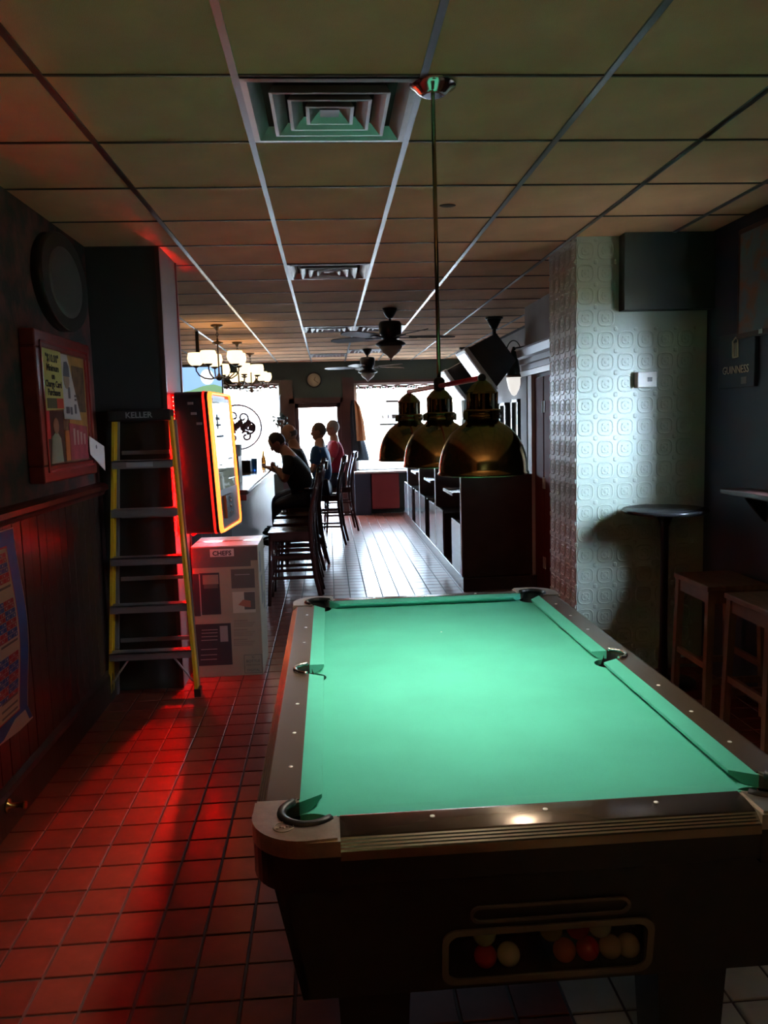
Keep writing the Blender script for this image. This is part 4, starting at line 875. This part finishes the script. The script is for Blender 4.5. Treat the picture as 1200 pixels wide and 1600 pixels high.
# bar stools
M_st = mat('mahogany_gloss', (.045, .016, .014), .16, var=.25, scale=6, stretch=(1, 6, 1))
def make_stool(lab):
    r = thing('bar_stool', lab, 'bar stool', (0, 0, 0), 0)
    h = .70
    for k in range(6):
        y0 = -.20+.068*k; b = MB(); dz = -.008*math.sin(PI*(k+.5)/6)
        b.box(-.215, .20, y0, y0+.052, h-.02+dz, h+dz, bev=.005); obj('seat_slat', b, M_st, r)
    b = MB(); b.box(-.205, .20, -.205, -.18, h-.085, h-.018); b.box(-.205, .20, .18, .205, h-.085, h-.018); b.box(-.205, -.18, -.205, .205, h-.085, h-.018); b.box(.17, .20, -.205, .205, h-.085, h-.018); obj('seat_frame', b, M_st, r)
    for s in (-1, 1):
        b = MB(); b.tube([(-.185, s*.185, h-.02), (-.20, s*.19, .35), (-.225, s*.20, 0)], [.022, .02, .017], 8); obj('leg', b, M_st, r)
        b = MB(); pts = [(.275, s*.20, 0), (.22, s*.195, .25), (.19, s*.19, .55), (.185, s*.19, .74), (.205, s*.19, .92), (.245, s*.185, 1.08), (.27, s*.18, 1.22)]; b.tube(pts, [.018, .02, .023, .023, .02, .018, .016], 8); obj('rear_leg', b, M_st, r)
    for z0, x0, x1 in ((.26, -.2, .21), (.46, -.19, .19)):
        for s in (-1, 1): obj('stretcher', MB().box(x0, x1, s*.19-.011, s*.19+.011, z0-.014, z0+.014), M_st, r)
    for x, z0 in ((-.205, .22), (-.197, .42), (.20, .33)): obj('stretcher', MB().box(x-.011, x+.011, -.19, .19, z0-.014, z0+.014), M_st, r)
    b = MB(); pts = [Vector((.275+.03*math.cos(a*1.2), .185*math.sin(a), 1.20)) for a in [-PI/2+PI*k/8 for k in range(9)]]
    for A, B in zip(pts, pts[1:]): b.hexa([A+Vector((-.012, 0, -.05)), A+Vector((.012, 0, -.05)), B+Vector((.012, 0, -.05)), B+Vector((-.012, 0, -.05)), A+Vector((.0, 0, .045)), A+Vector((.022, 0, .045)), B+Vector((.022, 0, .045)), B+Vector((.0, 0, .045))])
    obj('crest_rail', b, M_st, r)
    for y in (-.10, -.035, .035, .10):
        b = MB(); pts = [(.195, y, .71), (.222, y, .92), (.255, y, 1.06), (.285, y, 1.16)]
        b.tube(pts, .012, 6); obj('back_spindle', b, M_st, r)
    return r
st0 = make_stool('dark slatted wooden bar stool nearest the pool table, empty'); st0.location = (-.385, 7.62, 0)
for x, y, rz, lab in ((-.385, 8.28, .04, 'second empty slatted bar stool from the pool table'), (-.38, 8.95, -.05, 'third empty slatted bar stool, right behind the man in black'), (-.34, 9.72, .1, 'slatted bar stool under the man in black leaning on the bar'),
                  (-.36, 10.60, 0, 'slatted bar stool under the bald man behind the man in black'), (-.06, 11.25, -.1, 'slatted bar stool under the man in the blue shirt'), (.13, 12.6, .1, 'slatted bar stool under the man in the red shirt, by the door')): dup(st0, (x, y, 0), rz, lab)
# things on the bar
BZ = 1.10
cd = thing('bar_caddy', 'dark wooden bar caddy holding bottles and napkins, nearest on the bar', 'caddy', (-1.02, 8.6, BZ))
b = MB(); b.box(-1.17, -.95, 8.45, 8.75, BZ, BZ+.28); obj('box', b, M_black, cd)
obj('upper_box', MB().box(-1.16, -1.0, 8.48, 8.72, BZ+.281, BZ+.44), M_trimwood, cd)
single('napkin_stack', MB().box(-.998, -.935, 8.5, 8.68, BZ+.281, BZ+.40), mat('napkin_grey', (.4, .4, .4), .8), 'grey stack of napkins on the bar caddy', 'napkins')
for k, (x, m, lb) in enumerate(((-1.13, 'sauce_brown', 'brown sauce bottle on the bar caddy, left of the amber one'), (-1.08, 'sauce_amber', 'amber sauce bottle in the middle on top of the bar caddy'), (-1.03, 'sauce_brown', 'brown sauce bottle on the bar caddy, right of the amber one'))):
    single('sauce_bottle', MB().lathe([(.026, 0), (.026, .15), (.012, .19), (.011, .24)], 12, (x, 8.6+.04*(k % 2), BZ+.441)), mat(m, (.12, .05, .02) if 'brown' in m else (.4, .16, .03), .25), lb, 'bottle', 'sauce bottles on the bar caddy')
single('box', MB().box(-1.16, -1.02, 10.4, 10.65, BZ+.0005, BZ+.15, bev=.006), M_black, 'black box on the bar left of the blue tumbler', 'box')
g = MB(); g.lathe([(.001, .004), (.036, .0), (.037, .004), (.046, .16), (.044, .16), (.034, .012), (.001, .012)], 20, (-1.0, 10.7, BZ+.0005)); single('tumbler', g, mat('blue_tumbler', (.03, .25, .75), .1, trans=.6), 'blue plastic tumbler standing on the bar', 'glass')
bt = MB(); bt.lathe([(.030, 0), (.032, .005), (.032, .125), (.015, .17), (.0125, .225), (.014, .23), (.014, .235)], 16, (-.93, 11.4, BZ+.0005)); single('beer_bottle', bt, mat('amber_glass', (.42, .14, .01), .1, trans=.5), 'amber beer bottle on the bar in front of the drinkers', 'bottle')
single('napkin_tray', MB().box(-.86, -.80, 11.9, 12.2, BZ+.0005, BZ+.04, bev=.006), M_black, 'low black tray on the bar beyond the beer bottle', 'tray')
# ================================================================== BACK WALL THINGS
ck = thing('wall_clock', 'round clock with pale gold face above the front door', 'clock', (-.22, YB, 2.50)); Mc = Matrix.Translation((-.225, YB, 2.49)) @ Matrix.Rotation(PI/2, 4, 'X')
obj('rim', MB().lathe([(.145, 0), (.145, .04), (.125, .05), (.12, .03)], 28, M=Mc), M_black, ck); obj('face', MB().lathe([(.124, .0), (.124, .031), (.001, .032)], 28, M=Mc), mat('clock_face', (.45, .40, .28), .4), ck)
for a, l_ in ((.5, .06), (2.2, .085)):
    b = MB(); b.tube([(-.225, YB-.036, 2.49), (-.225+l_*math.sin(a), YB-.036, 2.49+l_*math.cos(a))], .004, 5); obj('hand', b, M_black, ck)
ns = thing('window_sign', 'round unlit scrollwork sign hanging in the left front window', 'sign', (-1.63, 14.69, 1.67)); M_scr = mat('scroll_metal', (.05, .012, .018), .4)
def sc2(pts, r): b = MB(); b.tube([(-1.63+a, 14.69, 1.67+c) for a, c in pts], r, 6); return b
obj('hoop', MB().tube([(-1.63+.42*math.cos(a), 14.69, 1.67+.40*math.sin(a)) for a in [2*PI*k/36 for k in range(36)]], .017, 6, closed=True), M_scr, ns)
def spiral(cx, cz, r0, r1, a0, a1, n=18): return [(cx+(r0+(r1-r0)*k/n)*math.cos(a0+(a1-a0)*k/n), cz+(r0+(r1-r0)*k/n)*math.sin(a0+(a1-a0)*k/n)) for k in range(n+1)]
for cx_, cz, r0, a0, a1, w in ((.20, .0, .13, -2, 6.5, .022), (.14, -.17, .10, 2.5, -5, .020), (.10, .17, .10, -1, 6, .018), (-.08, .20, .09, 3.5, -4, .018), (-.22, .02, .13, 0, -8, .022), (-.10, -.18, .10, 1, 9, .02)):
    obj('scroll', sc2(spiral(cx_, cz, r0, .025, a0, a1), w), M_scr, ns)
b = MB()
for k in range(9): b.sphere((-1.63-.16+.05*k, 14.69, 1.70+.05*math.sin(k*2.1)), .055, 1, .25, 1.2, 8)
obj('center_boss', b, M_scr, ns)
b = MB(); b.tube([(-1.63, 14.69, 2.07), (-1.63, 14.69, 2.36)], .004, 5); obj('hanging_wire', b, M_black, ns)
pl = thing('hanging_plant', 'dark trailing plant hung on the right frame of the left window', 'plant', (-.84, 14.6, 1.75)); b = MB()
for k in range(46):
    a, rr = random.uniform(0, 2*PI), random.uniform(.02, .15); p = Vector((-.86+rr*math.cos(a), 14.62+random.uniform(-.1, .1), 1.78+rr*math.sin(a)*1.1)); q_ = Vector((random.uniform(-1, 1), random.uniform(-.5, .5), random.uniform(-1, .6))).normalized()*.075; w_ = q_.orthogonal().normalized()*.022
    b.b.faces.new([b.b.verts.new(v) for v in (p, p+q_*.5+w_, p+q_, p+q_*.5-w_)])
obj('foliage', b, mat('dark_leaf', (.015, .03, .015), .6), pl, kind='stuff'); obj('hanger', MB().tube([(-.85, 14.62, 1.8), (-.85, 14.68, 2.2), (-.84, 14.79, 2.25)], .006, 5), M_black, pl)
obj('pot', MB().lathe([(.05, 1.66), (.07, 1.76), (.072, 1.78), (.06, 1.78)], 14, (-.85, 14.62, 0)), M_bronze, pl)
def garland(x0, x1, z, lab):
    g_ = thing('window_garland', lab, 'garland', ((x0+x1)/2, 14.74, z)); b = MB(); n = 40
    b.tube([(x0+(x1-x0)*k/n, 14.74, z-.02*abs(math.sin(k*.6))) for k in range(n+1)], .014, 5); obj('cord', b, M_rail, g_)
    for m, ph in ((M_rail, 0), (mat('pine_green', (.05, .09, .05), .7), 1), (mat('dusty_pink', (.5, .25, .25), .6), 2)):
        b = MB()
        for k in range(ph, n, 3): b.sphere((x0+(x1-x0)*k/n, 14.72, z-.03-.03*random.random()), .025, 1.2, 1, .8, 6)
        obj('ornament', b, m, g_, kind='stuff')
garland(.56, 2.45, 2.36, 'thin beaded garland along the top of the right front window'); garland(-2.3, -.88, 2.42, 'thin beaded garland along the top of the left front window')
def winsign(x0, x1, z0, z1, lab, lines):
    w_ = thing('window_poster', lab, 'poster', ((x0+x1)/2, 14.8, z0)); b = MB(); b.box(x0, x1, 14.842, 14.846, z0, z1); obj('sheet', b, glassmat('thin_paper', (.75, .75, .75), .02), w_)
    for (a0, a1, c0, c1) in lines:
        obj('print_line', MB().box(x0+(x1-x0)*a0, x0+(x1-x0)*a1, 14.839, 14.842, z0+(z1-z0)*c0, z0+(z1-z0)*c1), I1, w_)
winsign(.93, 1.45, 1.62, 2.14, 'pale poster with dark print in the right front window', [(.3, .75, .82, .9), (.1, .9, .70, .72), (.1, .9, .5, .515), (.15, .2, .25, .4), (.35, .4, .25, .4), (.5, .7, .25, .4), (.05, .8, .02, .08), (.1, .45, .92, .935)])
winsign(-2.1, -1.55, 2.02, 2.32, 'pale poster with a row of dark letters in the left front window', [(.1, .55, .62, .8), (.1, .9, .42, .45), (.1, .8, .25, .28), (.3, .7, .08, .14)])
single('coat_hook', MB().tube([(.50, 14.75, 2.08), (.50, 14.66, 2.07), (.50, 14.65, 2.1)], .01, 6), M_blackm, 'small black coat hook on the post beside the front door', 'hook')
def cloth(prof, y0, th, m, nm, lab):   # (z, xl, xr)
    b = MB(); rows = []
    for k, (z, a, c) in enumerate(prof):
        rows.append([b.b.verts.new((a+(c-a)*q_/8, y0-th*math.sin(PI*q_/8)*(.7+.3*math.cos(q_*2.2+k*.4)), z)) for q_ in range(9)] + [b.b.verts.new((a+(c-a)*q_/8, y0+th*.25*math.sin(PI*q_/8), z)) for q_ in range(7, 0, -1)])
    for A, B in zip(rows, rows[1:]):
        n = len(A)
        for k in range(n): b.b.faces.new((A[k], A[(k+1) % n], B[(k+1) % n], B[k])).smooth = True
    b.b.faces.new(rows[0]); b.b.faces.new(rows[-1][::-1]); return single(nm, b, m, lab, nm)
cloth([(2.10, .44, .50), (2.0, .42, .55), (1.6, .41, .60), (1.30, .42, .68), (1.05, .42, .74), (.99, .5, .74)], 14.74, .09, mat('dark_coat', (.02, .028, .04), .9), 'coat', 'long dark coat hung on the post by the right front window')
cloth([(2.09, .49, .53), (1.98, .50, .60), (1.7, .51, .66), (1.36, .52, .69)], 14.64, .05, mat('rust_jacket', (.34, .13, .04), .85), 'jacket', 'orange-brown jacket hung over the dark coat by the right front window')
# ================================================================== PEOPLE
def skin(chains, radii_scale=1, sub=2):
    me = bpy.data.meshes.new('sk'); vs, es, rs, idx = [], [], [], {}
    for ch in chains:
        prev = None
        for p, r in ch:
            key = tuple(round(c_, 4) for c_ in p)
            if key not in idx: idx[key] = len(vs); vs.append(p); rs.append(r)
            i = idx[key]
            if prev is not None and prev != i: es.append((prev, i))
            prev = i
    me.from_pydata(vs, es, []); o = bpy.data.objects.new('sk', me); C.objects.link(o)
    o.modifiers.new('s', 'SKIN'); sv = me.skin_vertices[0].data
    for k, r in enumerate(rs): sv[k].radius = (r, r) if not isinstance(r, tuple) else r; sv[k].use_root = (k == 0)
    m = o.modifiers.new('d', 'SUBSURF'); m.levels = sub; m.render_levels = sub
    dg = bpy.context.evaluated_depsgraph_get(); nm = bpy.data.meshes.new_from_object(o.evaluated_get(dg)); bpy.data.objects.remove(o)
    for p in nm.polygons: p.use_smooth = True
    return nm
M_skin = mat('skin', (.36, .19, .13), .55, var=.06, scale=8)
def person(lab, loc, rz, lean, head, arms, knees, shirtm, pantm, hairm, bald=False, glasses=False, sh_half=.20, lower=.70, gir=1.0):
    # local frame: +x is where the person faces, y is their left, z up; loc at the floor under the seat
    r = thing('person', lab, 'person', loc, rz); M0 = ROOT[r.name]
    V3 = lambda *a: Vector(a)
    pel = V3(0, 0, lower+.115); mid_ = V3(lean[0]*.45, 0, lower+.36); ch = V3(lean[0], 0, lower+lean[1]); nk = V3(*head[0]); hd = V3(*head[1]); 
    t = lambda a: tuple(a)
    body = [[(t(pel), .115), (t(mid_), .115), (t(ch), .125), (t(nk), .072), (t(nk.lerp(hd, .6)), .068)]]
    shirt = [[(t(pel+V3(0, 0, .04)), .145), (t(mid_), .165*gir), (t(ch-V3(0, 0, .05)), .165*gir), (t(ch+V3(0, 0, .06)), .105)]]
    pants = [[(t(pel+V3(0, 0, .02)), .14)]]
    hands = []
    for s, (el, hnd) in zip((1, -1), arms):
        shd = ch+V3(.0, s*sh_half, .03); el = V3(*el); hnd = V3(*hnd)
        body.append([(t(ch), .125), (t(shd), .058), (t(shd.lerp(el, .5)), .048), (t(el), .040), (t(el.lerp(hnd, .4)), .040), (t(hnd), .026)])
        d = (hnd-el).normalized(); pal = hnd+d*.055; side = d.cross(V3(0, 0, 1)).normalized(); dn = side.cross(d)
        body[-1].append((t(pal), .030))
        for k in range(4):
            b0 = pal+d*.02+side*(.022-.0145*k); ln = (.030, .036, .034, .026)[k]
            body.append([(t(pal), .030), (t(b0), .0095), (t(b0+d*ln+dn*.006), .0088), (t(b0+d*ln*1.5+dn*.03), .008)])
        th_ = hnd+d*.03+side*.035*(-s if False else 1); body.append([(t(pal), .030), (t(th_), .0105), (t(th_+d*.035+side*.01+dn*.012), .009)])
        shirt.append([(t(ch-V3(0, 0, .05)), .165*gir), (t(shd), .09), (t(shd.lerp(el, .45)), .074), (t(shd.lerp(el, .72)), .068)])
    for s, (kn, ft) in zip((1, -1), knees):
        hip = pel+V3(.02, s*.09, -.01); kn = V3(*kn); ft = V3(*ft)
        body.append([(t(pel), .115), (t(hip), .085), (t(kn), .055), (t(ft), .038), (t(ft+V3(.13, 0, -.03)), .03)])
        pants.append([(t(pel+V3(0, 0, .02)), .14), (t(hip), .10), (t(hip.lerp(kn, .5)), .086), (t(kn), .07), (t(kn.lerp(ft, .5)), .062), (t(ft+V3(0, 0, .03)), .052)])
    bme = skin(body)
    # head joined to the body mesh
    up_ = (hd-nk).normalized(); fwd = (V3(*head[2])).normalized(); side = up_.cross(fwd).normalized(); fwd = side.cross(up_)
    H = Matrix(((fwd.x, side.x, up_.x, hd.x), (fwd.y, side.y, up_.y, hd.y), (fwd.z, side.z, up_.z, hd.z), (0, 0, 0, 1)))
    hb = MB(); hb.b.from_mesh(bme); hb.sphere((0, 0, .015), .1, .98, .78, 1.14, 20, M=H); hb.sphere((.035, 0, -.055), .07, .85, .82, .85, 14, M=H)
    hb.sphere((.098, 0, -.012), .016, 1.1, .8, 1.6, 8, M=H)
    for s in (1, -1): hb.sphere((-.005, s*.08, -.005), .03, .7, .3, 1.05, 8, M=H); hb.sphere((.083, s*.032, .012), .017, .6, 1, .6, 8, M=H)
    hb.sphere((.088, 0, -.062), .022, .35, 1.1, .35, 8, M=H)
    obj('body', hb, M_skin, r, world=False)
    shm = skin(shirt); obj('shirt', shm, shirtm, r, world=False); obj('trousers', skin(pants), pantm, r, world=False)
    for (kn, ft) in knees:
        f = V3(*ft); b = MB(); b.sphere((f.x+.07, f.y, f.z-.02), .06, 2.1, .85, .8, 14); obj('shoe', b, M_black, r, world=False)
    hr = MB(); hr.sphere((-.012, 0, .028), .1, 1.02, .84, 1.13, 20, M=H)
    Hi = H.inverted()
    dead = []
    for v in hr.b.verts:
        p = Hi @ v.co
        if p.x > .062 or (p.z < .0 and p.x > -.01) or p.z < -.05 or (bald and p.z > .035): dead.append(v)
    bmesh.ops.delete(hr.b, geom=dead, context='VERTS'); obj('hair', hr, hairm, r, world=False)
    for s in (1, -1):
        b = MB(); b.sphere((.091, s*.032, .012), .007, n=8, M=H); obj('eye', b, M_ink, r, world=False)
    if glasses:
        b = MB()
        for s in (1, -1):
            b.tube([H @ V3(.104, s*.034+.022*math.cos(a), .012+.018*math.sin(a)) for a in [2*PI*k/12 for k in range(12)]], .002, 5, closed=True); b.tube([H @ V3(.10, s*.056, .014), H @ V3(.0, s*.082, .012)], .002, 5)
        obj('glasses', b, M_ink, r, world=False); b = MB(); b.sphere((.092, 0, -.048), .022, .4, 1.3, .4, 8, M=H); obj('moustache', b, mat('grey_hair', (.4, .38, .36), .8), r, world=False)
    return r
M_jean = mat('dark_denim', (.02, .028, .05), .8); M_hair = mat('dark_hair', (.018, .012, .01), .6); M_hairg = mat('greying_hair', (.09, .075, .06), .7)
sk = [((.36, .13, .72), (.36, .13, .31)), ((.36, -.13, .72), (.36, -.13, .31))]
person('man in a black shirt leaning forward over the bar, head bowed', (-.30, 9.72, 0), PI+.05, (.17, .54), ((.25, 0, 1.395), (.315, 0, 1.475), (.85, 0, -.55)), (((.24, .20, 1.03), (.34, .05, 1.16)), ((.24, -.20, 1.03), (.34, -.05, 1.15))), sk, mat('black_shirt', (.02, .03, .032), .85), M_jean, M_hair, gir=1.15)
person('balding man seated behind the man in black, mostly hidden', (-.36, 10.60, 0), PI, (.08, .59), ((.11, 0, 1.44), (.15, 0, 1.57), (1, 0, -.25)), (((.22, .20, 1.06), (.42, .10, 1.13)), ((.22, -.20, 1.06), (.42, -.10, 1.13))), sk, mat('dark_grey_shirt', (.035, .04, .045), .85), M_jean, M_hairg, True)
person('man in a blue shirt on a stool facing the bar', (-.10, 11.25, 0), PI-.15, (.03, .59), ((.02, 0, 1.43), (.035, 0, 1.575), (1, .1, -.05)), (((.10, .24, 1.05), (.34, .12, 1.05)), ((.10, -.24, 1.05), (.34, -.12, 1.05))), sk, mat('blue_shirt', (.02, .10, .26), .8), M_jean, M_hairg)
person('man in a red shirt with glasses and moustache by the front door', (.12, 12.6, 0), PI+.1, (.03, .62), ((.03, 0, 1.46), (.05, 0, 1.61), (1, 0, -.12)), (((.14, .25, 1.08), (.33, .10, 1.10)), ((.14, -.25, 1.08), (.33, -.10, 1.10))), sk, mat('red_shirt', (.42, .025, .06), .8), M_jean, mat('white_grey_hair', (.28, .25, .23), .7), glasses=True)
